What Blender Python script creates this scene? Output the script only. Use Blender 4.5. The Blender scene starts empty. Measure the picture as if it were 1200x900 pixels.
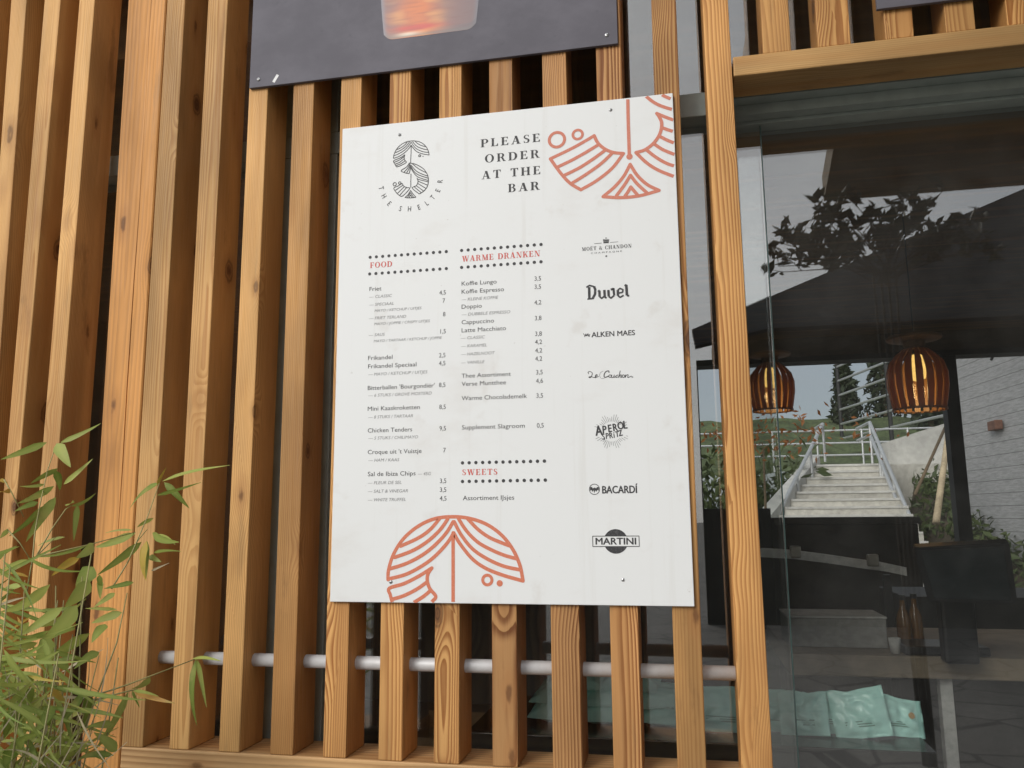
import bpy, bmesh, math, random
from mathutils import Vector, Matrix, noise
random.seed(11)
S = bpy.context.scene
COL = S.collection
R = math.radians
# ------------------------------------------------------------------ camera, light, exposure
FPX, YAW, PITCH, ROLL = 962.04, .2018194, .1610992, -.0082187
CAM = Vector((0, -1.86, 1.6))
_cp, _sp, _cy, _sy = math.cos(PITCH), math.sin(PITCH), math.cos(YAW), math.sin(YAW)
FW = Vector((-_sy*_cp, _cy*_cp, _sp)); _r = Vector((_cy, _sy, 0)); _u = _r.cross(FW)
RT = math.cos(ROLL)*_r + math.sin(ROLL)*_u
UP = -math.sin(ROLL)*_r + math.cos(ROLL)*_u
cd = bpy.data.cameras.new('camera'); cam = bpy.data.objects.new('camera', cd); COL.objects.link(cam)
cd.sensor_width = 36; cd.lens = FPX/1200*36; cd.clip_start = .05; cd.clip_end = 800
M = Matrix((RT, UP, -FW)).transposed().to_4x4(); M.translation = CAM
cam.matrix_world = M
S.camera = cam

SUN_EL, SUN_AZ = 27, 207         # a veiled sun, low in front of the facade and to its left
W = bpy.data.worlds.new('World'); S.world = W; W.use_nodes = True
nt = W.node_tree; nt.nodes.clear()
o = nt.nodes.new('ShaderNodeOutputWorld'); bg = nt.nodes.new('ShaderNodeBackground')
sky = nt.nodes.new('ShaderNodeTexSky'); sky.sky_type = 'NISHITA'; sky.sun_disc = False
sky.sun_elevation = R(SUN_EL); sky.sun_rotation = R(SUN_AZ); sky.dust_density = 2.5
tcw = nt.nodes.new('ShaderNodeTexCoord'); nz = nt.nodes.new('ShaderNodeTexNoise')
nz.inputs['Scale'].default_value = 2.2; nz.inputs['Detail'].default_value = 7
mp = nt.nodes.new('ShaderNodeMapping'); mp.inputs['Scale'].default_value = (1, 1, 2.6)
rp = nt.nodes.new('ShaderNodeValToRGB'); rp.color_ramp.elements[0].position = .36; rp.color_ramp.elements[1].position = .62
rp.color_ramp.elements[0].color = (.55, .55, .55, 1); rp.color_ramp.elements[1].color = (.93, .93, .93, 1)
mx = nt.nodes.new('ShaderNodeMix'); mx.data_type = 'RGBA'
_s = (math.sin(R(SUN_AZ))*math.cos(R(SUN_EL)), math.cos(R(SUN_AZ))*math.cos(R(SUN_EL)), math.sin(R(SUN_EL)))
dp = nt.nodes.new('ShaderNodeVectorMath'); dp.operation = 'DOT_PRODUCT'; dp.inputs[1].default_value = _s    # cloud glows round the veiled sun
nt.links.new(tcw.outputs['Generated'], dp.inputs[0])
mr = nt.nodes.new('ShaderNodeMapRange'); mr.interpolation_type = 'SMOOTHSTEP'; mr.inputs[1].default_value = .1; mr.inputs[2].default_value = 1.05; mr.inputs[3].default_value = 0; mr.inputs[4].default_value = 1
nt.links.new(dp.outputs['Value'], mr.inputs[0])
cm = nt.nodes.new('ShaderNodeMix'); cm.data_type = 'RGBA'; cm.inputs[6].default_value = (4.5, 4.8, 5.2, 1); cm.inputs[7].default_value = (14., 14.2, 14.4, 1)
nt.links.new(mr.outputs[0], cm.inputs[0]); nt.links.new(cm.outputs[2], mx.inputs[7])
L = nt.links.new
L(tcw.outputs['Generated'], mp.inputs[0]); L(mp.outputs[0], nz.inputs['Vector']); L(nz.outputs['Fac'], rp.inputs[0])
L(rp.outputs[0], mx.inputs[0]); L(sky.outputs[0], mx.inputs[6]); L(mx.outputs[2], bg.inputs[0])
bg.inputs[1].default_value = .1; L(bg.outputs[0], o.inputs[0])
sl = bpy.data.lights.new('sun', 'SUN'); sl.energy = 1.6; sl.angle = R(24); sl.color = (1, .975, .93)
so = bpy.data.objects.new('sun', sl); COL.objects.link(so)
_az = R(SUN_AZ); sd = Vector((math.sin(_az)*math.cos(R(SUN_EL)), math.cos(_az)*math.cos(R(SUN_EL)), math.sin(R(SUN_EL))))
so.rotation_euler = sd.to_track_quat('Z', 'Y').to_euler(); so.location = (-10, -20, 20)
vs = S.view_settings; vs.view_transform = 'Standard'; vs.look = 'None'; vs.exposure = .08; vs.gamma = 1
S.render.engine = 'CYCLES'

# ------------------------------------------------------------------ placing
def at(px, py, y):
    d = ((px-600)/FPX)*RT - ((py-450)/FPX)*UP + FW
    return CAM + d*((y-CAM.y)/d.y)
YG = .20                                   # glass plane
def beh(px, py, yv):                       # a point of the square in front of the building, where the glass shows it
    p = at(px, py, yv); return Vector((p.x, 2*YG-yv, p.z))

# ------------------------------------------------------------------ mesh helpers
def new_obj(name, bm, mats, parent=None, loc=None, smooth=False, label=None):
    me = bpy.data.meshes.new(name)
    if loc is not None:
        bmesh.ops.translate(bm, verts=bm.verts, vec=-Vector(loc))
    bm.to_mesh(me); bm.free()
    for m in (mats if isinstance(mats, (list, tuple)) else [mats]): me.materials.append(m)
    if smooth:
        for p in me.polygons: p.use_smooth = True
    ob = bpy.data.objects.new(name, me); COL.objects.link(ob)
    if parent: ob.parent = parent
    if loc is not None:
        ob.location = Vector(loc) - (parent.location if parent else Vector())
    elif parent:
        ob.location = -parent.location
    if label: ob['label'] = label
    return ob
def tag(ob, label, cat, group=None):
    ob['label'] = label; ob['category'] = cat
    if group: ob['group'] = group
    return ob
def thing(name, label, cat, loc, group=None):
    e = bpy.data.objects.new(name, None); COL.objects.link(e); e.location = Vector(loc); e.empty_display_size = .1
    return tag(e, label, cat, group)
def struct(ob): ob['kind'] = 'structure'; return ob
def B(): return bmesh.new()
def box(bm, x0, x1, y0, y1, z0, z1, bev=0, mi=0):
    vs_ = [bm.verts.new((x, y, z)) for x in (x0, x1) for y in (y0, y1) for z in (z0, z1)]
    idx = [(0, 1, 3, 2), (4, 6, 7, 5), (0, 4, 5, 1), (2, 3, 7, 6), (0, 2, 6, 4), (1, 5, 7, 3)]
    fs = [bm.faces.new([vs_[i] for i in f]) for f in idx]
    for f in fs: f.material_index = mi
    if bev:
        es = list({e for f in fs for e in f.edges})
        r = bmesh.ops.bevel(bm, geom=es, offset=bev, segments=2, affect='EDGES', profile=.5)
        for f in r['faces']: f.material_index = mi
    bmesh.ops.recalc_face_normals(bm, faces=bm.faces)
def hexa(bm, bot, top, bev=0):
    """eight-cornered solid: bot and top are 4 points each in the same order"""
    v = [bm.verts.new(p) for p in list(bot)+list(top)]
    fs = [bm.faces.new([v[i] for i in f]) for f in ((0, 3, 2, 1), (4, 5, 6, 7), (0, 1, 5, 4), (1, 2, 6, 5), (2, 3, 7, 6), (3, 0, 4, 7))]
    bmesh.ops.recalc_face_normals(bm, faces=fs)
    if bev: bmesh.ops.bevel(bm, geom=list({e for f in fs for e in f.edges}), offset=bev, segments=2, affect='EDGES', profile=.5)
def tube(bm, pts, r, n=10, r1=None, cap=True):
    pts = [Vector(p) for p in pts]; rings = []
    for i, p in enumerate(pts):
        t = (pts[min(i+1, len(pts)-1)] - pts[max(i-1, 0)]).normalized()
        a = t.orthogonal().normalized() if i == 0 else (pa - t*pa.dot(t)).normalized()
        pa = a; b = t.cross(a)
        rr = r if r1 is None else r + (r1-r)*i/(len(pts)-1)
        rings.append([bm.verts.new(p + rr*(math.cos(2*math.pi*k/n)*a + math.sin(2*math.pi*k/n)*b)) for k in range(n)])
    for A, Bq in zip(rings, rings[1:]):
        for k in range(n): bm.faces.new((A[k], A[(k+1) % n], Bq[(k+1) % n], Bq[k]))
    if cap: bm.faces.new(rings[0][::-1]); bm.faces.new(rings[-1])
def lathe(bm, prof, c, n=32):
    rings = [[bm.verts.new((c[0]+r*math.cos(2*math.pi*k/n), c[1]+r*math.sin(2*math.pi*k/n), c[2]+z)) for k in range(n)] for r, z in prof]
    for A, Bq in zip(rings, rings[1:]):
        for k in range(n): bm.faces.new((A[k], A[(k+1) % n], Bq[(k+1) % n], Bq[k]))
def prism(bm, poly, dvec):
    a = [bm.verts.new(p) for p in poly]; b = [bm.verts.new(Vector(p)+Vector(dvec)) for p in poly]
    bm.faces.new(a); bm.faces.new(b[::-1]); n = len(a)
    for i in range(n): bm.faces.new((a[i], b[i], b[(i+1) % n], a[(i+1) % n]))
    bmesh.ops.recalc_face_normals(bm, faces=bm.faces)

# ------------------------------------------------------------------ materials
class NG:
    def __init__(s, name):
        s.m = bpy.data.materials.new(name); s.m.use_nodes = True; s.t = s.m.node_tree; s.t.nodes.clear()
        s.out = s.n('OutputMaterial')
    def n(s, k, **kw):
        q = s.t.nodes.new('ShaderNode'+k)
        for a, v in kw.items(): setattr(q, a, v)
        return q
    def l(s, a, b): s.t.links.new(a, b)
    def put(s, sock, v):
        if hasattr(v, 'is_linked') or isinstance(v, bpy.types.NodeSocket): s.l(v, sock)
        else: sock.default_value = v
    def math(s, op, a, b=0., c=0., clamp=False):
        q = s.n('Math', operation=op, use_clamp=clamp)
        for i, v in enumerate((a, b, c)): s.put(q.inputs[i], v)
        return q.outputs[0]
    def mix(s, f, a, b, mode='MIX'):
        q = s.n('Mix', data_type='RGBA', blend_type=mode)
        s.put(q.inputs[0], f); s.put(q.inputs[6], a); s.put(q.inputs[7], b); return q.outputs[2]
    def noise(s, vec, scale, detail=4, rough=.5):
        q = s.n('TexNoise'); s.l(vec, q.inputs['Vector']); q.inputs['Scale'].default_value = scale
        q.inputs['Detail'].default_value = detail; q.inputs['Roughness'].default_value = rough; return q.outputs['Fac']
    def mapr(s, v, a, b, c=0., d=1., smooth=True):
        q = s.n('MapRange'); q.interpolation_type = 'SMOOTHSTEP' if smooth else 'LINEAR'
        s.put(q.inputs[0], v)
        for i, x in enumerate((a, b, c, d)): q.inputs[i+1].default_value = x
        return q.outputs[0]
    def scale(s, vec, sc):
        q = s.n('Mapping'); s.l(vec, q.inputs[0]); q.inputs['Scale'].default_value = sc; return q.outputs[0]
    def bsdf(s, col, rough=.6, metal=0., bump=None, bs=.2, bd=.002, spec=.5):
        q = s.n('BsdfPrincipled'); s.put(q.inputs['Base Color'], col); s.put(q.inputs['Roughness'], rough)
        q.inputs['Metallic'].default_value = metal; q.inputs['Specular IOR Level'].default_value = spec
        if bump is not None:
            k = s.n('Bump'); k.inputs['Strength'].default_value = bs; k.inputs['Distance'].default_value = bd
            s.l(bump, k.inputs['Height']); s.l(k.outputs[0], q.inputs['Normal'])
        s.l(q.outputs[0], s.out.inputs[0]); return q
def C4(r, g, b): return (r, g, b, 1)
def obj_coord(g): return g.n('TexCoord').outputs['Object']

def wood_mat(name, axis='Z', early=(.60, .335, .125), late=(.32, .140, .040), ring=.0048, contrast=.8, knot=1.):
    g = NG(name); co = obj_coord(g)
    oi = g.n('ObjectInfo'); rnd = oi.outputs['Random']
    sp = g.n('SeparateXYZ'); g.l(co, sp.inputs[0])
    a, b, l = {'Z': (0, 1, 2), 'X': (2, 1, 0)}[axis]
    a, b, l = sp.outputs[a], sp.outputs[b], sp.outputs[l]
    l2 = g.math('ADD', l, g.math('MULTIPLY', rnd, 61.7))
    a2 = g.math('ADD', a, g.math('MULTIPLY', rnd, 13.1)); b2 = g.math('ADD', b, g.math('MULTIPLY', rnd, 7.7))
    cb = g.n('CombineXYZ'); g.l(a2, cb.inputs[0]); g.l(b2, cb.inputs[1]); g.l(l2, cb.inputs[2]); P = cb.outputs[0]
    w1 = g.noise(g.scale(P, (5, 5, .75)), 1, 3)
    w2 = g.noise(g.scale(P, (28, 28, 3.0)), 1, 2)
    vo = g.n('TexVoronoi'); g.l(g.scale(P, (7.5, 5.5, 3.2)), vo.inputs['Vector']); vo.inputs['Scale'].default_value = 1
    d = vo.outputs['Distance']
    has = g.math('GREATER_THAN', g.n('SeparateXYZ').outputs[0], .5) if False else None
    vc = g.n('SeparateColor'); g.l(vo.outputs['Color'], vc.inputs[0]); has = g.math('LESS_THAN', vc.outputs[0], .75)
    ksz = g.mapr(vc.outputs[1], 0, 1, .75, 1.9, False); d = g.math('MULTIPLY', d, ksz)
    kb = g.math('MULTIPLY', g.mapr(d, .02, .46, 1, 0), g.mapr(vc.outputs[0], .3, .8, 1, .25))
    # growth rings about a pith lying outside the piece
    px = g.math('ADD', a, g.math('SUBTRACT', g.math('MULTIPLY', rnd, .16), .08))
    py = g.math('ADD', b, g.math('ADD', g.math('MULTIPLY', g.math('FRACT', g.math('MULTIPLY', rnd, 17.3)), .10), .05))
    rr = g.math('SQRT', g.math('ADD', g.math('MULTIPLY', px, px), g.math('MULTIPLY', py, py)))
    rr = g.math('ADD', rr, g.math('MULTIPLY', g.math('SUBTRACT', w1, .5), .026))
    rr = g.math('ADD', rr, g.math('MULTIPLY', g.math('SUBTRACT', w2, .5), .0045))
    rr = g.math('ADD', rr, g.math('MULTIPLY', kb, .020*knot))
    fr = g.math('FRACT', g.math('DIVIDE', rr, ring))
    saw = g.math('MULTIPLY', g.mapr(fr, .15, .86, 0, 1), g.mapr(fr, .9, 1., 1, 0))
    fib = g.noise(g.scale(P, (420, 420, 7)), 1, 3, .6)
    fine = g.noise(g.scale(P, (900, 900, 30)), 1, 2, .6)
    tone = g.noise(g.scale(P, (6, 6, 1.6)), 1, 4)
    amp = g.mapr(g.noise(g.scale(P, (3, 3, .7)), 1, 2), .35, .65, .35*contrast, contrast)
    f = g.math('MULTIPLY', saw, amp)
    f = g.math('ADD', f, g.math('MULTIPLY', g.math('SUBTRACT', fib, .5), .55), clamp=True)
    col = g.mix(f, C4(*early), C4(*late))
    tv = g.math('ADD', g.mapr(tone, .28, .72, .70, 1.22), g.math('MULTIPLY', g.math('SUBTRACT', rnd, .5), .34))
    cc = g.n('CombineXYZ'); g.l(tv, cc.inputs[0]); g.l(tv, cc.inputs[1]); g.l(tv, cc.inputs[2])
    col = g.mix(1., col, cc.outputs[0], 'MULTIPLY')
    # redder heartwood streaks and grey weathering
    hw = g.mapr(g.noise(g.scale(P, (16, 16, .9)), 1, 2), .52, .7, 0, .5)
    col = g.mix(hw, col, C4(.40, .185, .058))
    ws = g.mapr(g.noise(g.scale(P, (30, 30, 3)), 1, 5, .65), .58, .75, 0, .35)
    col = g.mix(ws, col, C4(.20, .125, .06))
    # knots: brown ringed core with a dark rim
    dn = g.math('ADD', d, g.math('MULTIPLY', g.math('SUBTRACT', g.noise(g.scale(P, (60, 60, 40)), 1, 2), .5), .06))
    halo = g.math('MULTIPLY', g.mapr(dn, .08, .26, .5*knot, 0), has); col = g.mix(halo, col, C4(.30, .13, .04))
    core = g.math('MULTIPLY', g.mapr(dn, .055, .105, .95*knot, 0), has)
    kr = g.math('SINE', g.math('MULTIPLY', d, 210.))
    kc = g.mix(g.mapr(kr, -1, 1), C4(.085, .034, .012), C4(.15, .064, .022))
    col = g.mix(core, col, kc)
    rim = g.math('MULTIPLY', g.mapr(dn, .085, .1, 0, 1), g.mapr(dn, .105, .13, 1, 0)); col = g.mix(g.math('MULTIPLY', g.math('MULTIPLY', rim, has), .5*knot), col, C4(.03, .013, .006))
    # small pin knots and dark resin marks
    v3 = g.n('TexVoronoi'); g.l(g.scale(P, (15, 15, 5.5)), v3.inputs['Vector']); v3.inputs['Scale'].default_value = 1
    c3_ = g.n('SeparateColor'); g.l(v3.outputs['Color'], c3_.inputs[0])
    d3 = g.math('ADD', v3.outputs['Distance'], g.math('MULTIPLY', g.math('SUBTRACT', g.noise(g.scale(P, (90, 90, 50)), 1, 2), .5), .12))
    pin = g.math('MULTIPLY', g.mapr(d3, .07, .16, 1, 0), g.math('LESS_THAN', c3_.outputs[0], .34))
    col = g.mix(g.math('MULTIPLY', pin, .85*min(1, knot)), col, C4(.05, .02, .008))
    hal = g.math('MULTIPLY', g.mapr(d3, .12, .42, .35, 0), g.math('LESS_THAN', c3_.outputs[0], .34)); col = g.mix(hal, col, C4(.33, .14, .045))
    sm = g.math('MULTIPLY', g.mapr(g.noise(g.scale(P, (9, 9, 2.2)), 1, 6, .7), .60, .72, 0, 1), .38); col = g.mix(sm, col, C4(.13, .065, .028))
    hgt = g.math('ADD', g.math('MULTIPLY', f, -.6), g.math('MULTIPLY', fine, .5))
    g.bsdf(col, g.mapr(fib, .3, .7, .5, .72), bump=hgt, bs=.35, bd=.0012, spec=.3)
    return g.m
def plain(name, col, rough=.6, metal=0., var=.15, sc=30., bs=.15, spec=.5):
    g = NG(name); co = obj_coord(g); n = g.noise(co, sc, 5, .6); n2 = g.noise(co, sc*.13, 3)
    v = g.math('MULTIPLY', g.mapr(n, .3, .7, 1-var, 1+var), g.mapr(n2, .3, .7, 1-var, 1+var))
    cc = g.n('CombineXYZ'); [g.l(v, cc.inputs[i]) for i in range(3)]
    g.bsdf(g.mix(1., C4(*col), cc.outputs[0], 'MULTIPLY'), rough, metal, bump=n, bs=bs, bd=.001, spec=spec); return g.m
def flat(name, col, rough=.55):
    g = NG(name); co = obj_coord(g); n = g.noise(co, 260, 3, .6)
    c = g.mix(g.mapr(n, .45, .72, 0, .22), C4(*col), C4(*[min(1, x+.22) for x in col])); g.bsdf(c, rough, spec=.25); return g.m
def emit(name, col, st):
    g = NG(name); e = g.n('Emission'); e.inputs[0].default_value = C4(*col); e.inputs[1].default_value = st
    co = obj_coord(g); n = g.noise(co, 40, 2); s_ = g.math('MULTIPLY', g.mapr(n, .2, .8, .8, 1.1), st); g.l(s_, e.inputs[1])
    g.l(e.outputs[0], g.out.inputs[0]); return g.m
def glass_mat(name, base=.135, tint=(.94, .95, .94)):
    g = NG(name); lw = g.n('LayerWeight'); lw.inputs[0].default_value = .5
    f5 = g.math('POWER', lw.outputs['Facing'], 4.); fac = g.math('ADD', g.math('MULTIPLY', f5, .7), base)
    dust = g.noise(obj_coord(g), 3.5, 6, .65); rough = g.mapr(dust, .4, .8, .0, .012)
    gl = g.n('BsdfGlossy'); gl.inputs['Color'].default_value = (1, 1, 1, 1); g.l(rough, gl.inputs['Roughness'])
    tr = g.n('BsdfTransparent'); tr.inputs[0].default_value = C4(*tint)
    ms = g.n('MixShader'); g.l(fac, ms.inputs[0]); g.l(tr.outputs[0], ms.inputs[1]); g.l(gl.outputs[0], ms.inputs[2])
    df = g.n('BsdfDiffuse'); df.inputs[0].default_value = (.6, .6, .58, 1); m2 = g.n('MixShader')      # a film of dust on the pane
    g.l(g.mapr(g.noise(obj_coord(g), 6, 6, .7), .3, .75, .006, .022), m2.inputs[0]); g.l(ms.outputs[0], m2.inputs[1]); g.l(df.outputs[0], m2.inputs[2])
    g.l(m2.outputs[0], g.out.inputs[0]); return g.m
def leaf_mat(name, a, b, c, trans=.3):
    g = NG(name); at_ = g.n('Attribute'); at_.attribute_name = 'tone'
    n = g.noise(obj_coord(g), 25, 3)
    col = g.mix(at_.outputs['Fac'], C4(*a), C4(*b)); col = g.mix(g.mapr(n, .5, .75, 0, .6), col, C4(*c))
    q = g.bsdf(col, .5, spec=.35)
    t = g.n('BsdfTranslucent'); g.l(col, t.inputs[0]); ms = g.n('MixShader'); ms.inputs[0].default_value = trans
    g.l(q.outputs[0], ms.inputs[1]); g.l(t.outputs[0], ms.inputs[2]); g.l(ms.outputs[0], g.out.inputs[0]); return g.m

WOOD = wood_mat('pine_slat', early=(.60, .325, .115), late=(.29, .112, .028), contrast=1.0)
PALE = wood_mat('pale_pine_slat', early=(.63, .365, .137), late=(.39, .175, .05), ring=.0042, contrast=.7)
DEEP = wood_mat('strong_grained_slat', early=(.55, .29, .112), late=(.20, .068, .017), ring=.0052, contrast=1.2)
WOODX = wood_mat('pine_beam', 'X', contrast=.6)
WOODP = wood_mat('pine_post', early=(.52, .245, .072), late=(.32, .15, .047), ring=.011, contrast=.55)
ALU = plain('dull_aluminium', (.60, .605, .615), .5, .15, .04, 60, .1, .4)
FRAME = plain('grey_green_frame', (.30, .34, .31), .45, .0, .08, 20)
FRAMEB = plain('dark_gasket', (.012, .013, .013), .6)
GLASS = glass_mat('window_glass')
STEEL = plain('screw_steel', (.55, .55, .55), .3, .9, .1)
def board_mat():
    g = NG('white_board'); co = obj_coord(g)
    st = g.noise(g.scale(co, (1.2, 1, 2.2)), 3.2, 6, .6); bl = g.noise(g.scale(co, (1, 1, .9)), 9, 4, .6)
    sc_ = g.noise(g.scale(co, (9, 1, 60)), 3, 3, .7)
    c = g.mix(g.mapr(st, .53, .72, 0, .5), C4(.735, .75, .75), C4(.66, .65, .63))
    c = g.mix(g.mapr(bl, .60, .74, 0, .45), c, C4(.60, .58, .55))
    c = g.mix(g.mapr(sc_, .66, .78, 0, .5), c, C4(.85, .85, .85))
    dr = g.noise(g.scale(co, (30, 1, 1.1)), 1, 4, .6); c = g.mix(g.mapr(dr, .58, .75, 0, .28), c, C4(.60, .59, .56))
    sp_ = g.noise(co, 55, 3, .6); c = g.mix(g.mapr(sp_, .70, .76, 0, .45), c, C4(.42, .40, .37))
    g.bsdf(c, .5, spec=.35, bump=sc_, bs=.05, bd=.0005); return g.m
BOARD = board_mat()
def poster_mat():
    g = NG('slate_board'); co = obj_coord(g); n = g.noise(g.scale(co, (1, 1, 1.5)), 5, 7, .65); n2 = g.noise(co, 40, 4)
    c = g.mix(g.mapr(n, .35, .7), C4(.108, .103, .122), C4(.138, .132, .155)); c = g.mix(g.mapr(n2, .6, .8, 0, .4), c, C4(.08, .077, .09))
    g.bsdf(c, .62, spec=.25); return g.m
SLATE = poster_mat()
INK = flat('dark_ink', (.045, .045, .048)); INKG = flat('grey_ink', (.25, .25, .255)); RED = flat('red_ink', (.60, .12, .10)); ORANGE = flat('orange_ink', (.60, .185, .105))
SALMON = flat('faded_orange_ink', (.58, .20, .135))

# ------------------------------------------------------------------ the setting: ground, sky light comes from the world
def ground_mat():
    g = NG('flagstones'); co = obj_coord(g)
    v = g.n('TexVoronoi'); v.feature = 'DISTANCE_TO_EDGE'; v.inputs['Scale'].default_value = 1.5; g.l(co, v.inputs['Vector'])
    v2 = g.n('TexVoronoi'); v2.inputs['Scale'].default_value = 1.5; g.l(co, v2.inputs['Vector'])
    n = g.noise(co, 9, 6, .6)
    c = g.mix(v2.outputs['Color'], C4(.18, .17, .155), C4(.235, .222, .205)); c = g.mix(g.mapr(n, .35, .7, 0, .5), c, C4(.14, .134, .122))
    c = g.mix(g.mapr(v.outputs['Distance'], .015, .03, 1, 0), c, C4(.09, .086, .08))
    g.bsdf(c, .8, bump=n, bs=.3, bd=.01); return g.m
bm = B(); bmesh.ops.create_grid(bm, x_segments=8, y_segments=8, size=200)
struct(new_obj('ground', bm, ground_mat()))

# ------------------------------------------------------------------ timber screens
Z0, ZT = 1.0625, 3.30
DEP = .112
# x of the left edge / right edge at the height of the sill and high up, read off every slat
SL = 1.86
def slat(parent, x0b, x1b, x0t, x1t, zb, zt, zm, mat=WOOD, y0=0., dep=DEP, label=None):
    """bottom edges x0b..x1b at zb, edges x0t..x1t at zm, carried on to zt (timbers are never quite plumb)"""
    k = (zt-zb)/(zm-zb)
    a, b = x0b+(x0t-x0b)*k, x1b+(x1t-x1b)*k
    bm = B(); hexa(bm, [(x0b, y0, zb), (x1b, y0, zb), (x1b, y0+dep, zb), (x0b, y0+dep, zb)],
                   [(a, y0, zt), (b, y0, zt), (b, y0+dep, zt), (a, y0+dep, zt)], .0022)
    c = Vector(((x0b+x1b)/2, y0+dep/2, (zb+zt)/2))
    return new_obj('slat', bm, mat, parent, loc=c, label=label)
left_bay = thing('slatted_screen', 'narrow bay of upright pine slats left of the wide timber post, behind the bamboo', 'slatted screen', (-1.75, .05, .25))
for (t0, t1, b0, b1, yb) in [(-27, -9, -84, -62, 600), (13, 31, -30, -14, 600), (52, 71, 2, 18, 600), (93, 111, 43.5, 63, 600)]:
    zb = .27; p0, p1 = at(t0, 0, 0), at(t1, 0, 0); q0, q1 = at(b0, yb, 0), at(b1, yb, 0)
    kk = (p0.z-zb)/(p0.z-q0.z)
    slat(left_bay, p0.x+(q0.x-p0.x)*kk, p1.x+(q1.x-p1.x)*kk, p0.x, p1.x, zb, ZT, p0.z, PALE)
bm = B(); box(bm, -2.2, at(95, 877, 0).x-.004, 0, .13, .19, .27, .003); new_obj('bottom_rail', bm, WOODX, left_bay, loc=(-1.9, .06, .23))

post = thing('timber_post', 'wide orange brown pine post with a long drying crack, left of the main slats', 'post', (-1.36, .06, 0))
p0, p1 = at(150, 0, 0), at(194.5, 0, 0); q0, q1 = at(95, 877, 0), at(140.5, 877, 0)
kk = (p0.z-0)/(p0.z-q0.z)
xs = [p0.x+(q0.x-p0.x)*kk, p1.x+(q1.x-p1.x)*kk]
kt = (3.3-q0.z)/(p0.z-q0.z)
bm = B(); xt0, xt1 = q0.x+(p0.x-q0.x)*kt, q1.x+(p1.x-q1.x)*kt
# two halves that meet in the drying crack, a 1.5 mm gap that wanders
def crack(z): return .62 + .012*math.sin(z*3.1) + .008*math.sin(z*7.7+1) + .004*math.sin(z*19)
NZ = 34; sec = []
for i in range(NZ+1):
    z = 3.3*i/NZ; f = i/NZ; xa = xs[0]+(xt0-xs[0])*f; xb = xs[1]+(xt1-xs[1])*f
    xc = xa+(xb-xa)*crack(z); w = .0009 + .0007*math.sin(z*4)
    sec.append([Vector(q+(z,)) for q in [(xa, .003), (xa+.003, 0), (xc-w, 0), (xc, .02), (xc+w, 0), (xb-.003, 0), (xb, .003), (xb, .16), (xa, .16)]])
rows = [[bm.verts.new(p) for p in s_] for s_ in sec]
for A, Q in zip(rows, rows[1:]):
    for k in range(9): bm.faces.new((A[k], A[(k+1) % 9], Q[(k+1) % 9], Q[k]))
bm.faces.new(rows[0][::-1]); bm.faces.new(rows[-1]); bmesh.ops.recalc_face_normals(bm, faces=bm.faces)
new_obj('shaft', bm, WOODP, post, loc=(xs[0]+.09, .08, 1.6))

main = thing('slatted_screen', 'long screen of upright pine slats on a timber sill, carrying the white menu board', 'slatted screen', (-.6, .06, 1.0))
tops = [((196, 0), (217, 0)), ((244, 0), (267, 0)), ((292, 103), (314, 103)), ((344, 97), (368, 97)), ((400, 88), (424, 88)), ((457, 83), (482, 83)),
        ((515, 75), (541, 75)), ((573, 68), (600, 68)), ((635, 60), (663, 60)), ((698, 52), (728, 52)), ((763, 0), (792, 0)), ((823, 0), (853, 0))]
bots = [((142, 877), (167, 877)), ((198, 879), (221, 879)), ((256, 883), (280, 883)), ((316, 887), (343, 887)), ((378, 891), (405, 891)), ((443, 895), (471, 895)),
        ((508, 898), (538, 898)), ((577, 900), (607, 900)), ((648, 900), (683, 900)), ((719, 900), (753, 900)), ((794, 900), (828, 900)), ((869, 900), (906, 900))]
SLX = []
for (a, b), (c, d) in zip(tops, bots):
    A, Bq, Cq, D = at(*a, 0), at(*b, 0), at(*c, 0), at(*d, 0)
    k = (Z0-Cq.z)/(A.z-Cq.z)
    x0 = Cq.x+(A.x-Cq.x)*k; x1 = D.x+(Bq.x-D.x)*k
    slat(main, x0, x1, A.x, Bq.x, Z0, ZT, A.z, PALE if a[0] < 300 else (DEEP if 560 < a[0] < 750 else WOOD)); SLX.append((x0, x1, A.x, Bq.x))
bm = B(); box(bm, at(142, 877, 0).x, at(908, 890, 0).x+.004, -.001, .135, Z0-.075, Z0-.0005, .0035)
new_obj('sill_beam', bm, wood_mat('pine_sill', 'X', early=(.55, .335, .155), late=(.28, .145, .055), ring=.012, contrast=.9), main, loc=(-.6, .067, Z0-.04))
bm = B(); xa = at(183, 762, .06).x; xb = at(866, 784, .06).x
tube(bm, [(xa, .056, 1.2625), (xb, .056, 1.2625)], .0155, 24)
tag(new_obj('metal_tube', bm, ALU, loc=(-.6, .056, 1.2625), smooth=True), 'dull silver metal tube running level through the lower ends of the slats', 'metal tube')

upper = thing('slatted_screen', 'short pine slats standing on a thick timber beam above the serving window', 'slatted screen', (.9, .06, 2.58))
zb0, zb1 = 2.6195, 2.669
bm = B(); box(bm, SLX[-1][3]+.004, 2.6, -.001, .105, zb0, zb1, .003)
new_obj('beam', bm, wood_mat('pine_lintel', 'X', contrast=.5, early=(.66, .40, .16)), upper, loc=(1.3, .05, zb0+.025))
for x0, x1, yb in [(894, 927, 57), (958, 997, 47), (1037, 1071, 38), (1108, 1143, 28), (1180, 1216, 22), (1252, 1288, 18)]:
    a, b = at(x0, yb, .003).x, at(x1, yb, .003).x
    slat(upper, a, b, a+.002, b+.002, zb1+.001, ZT, 3., y0=.003, dep=.092)

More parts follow.
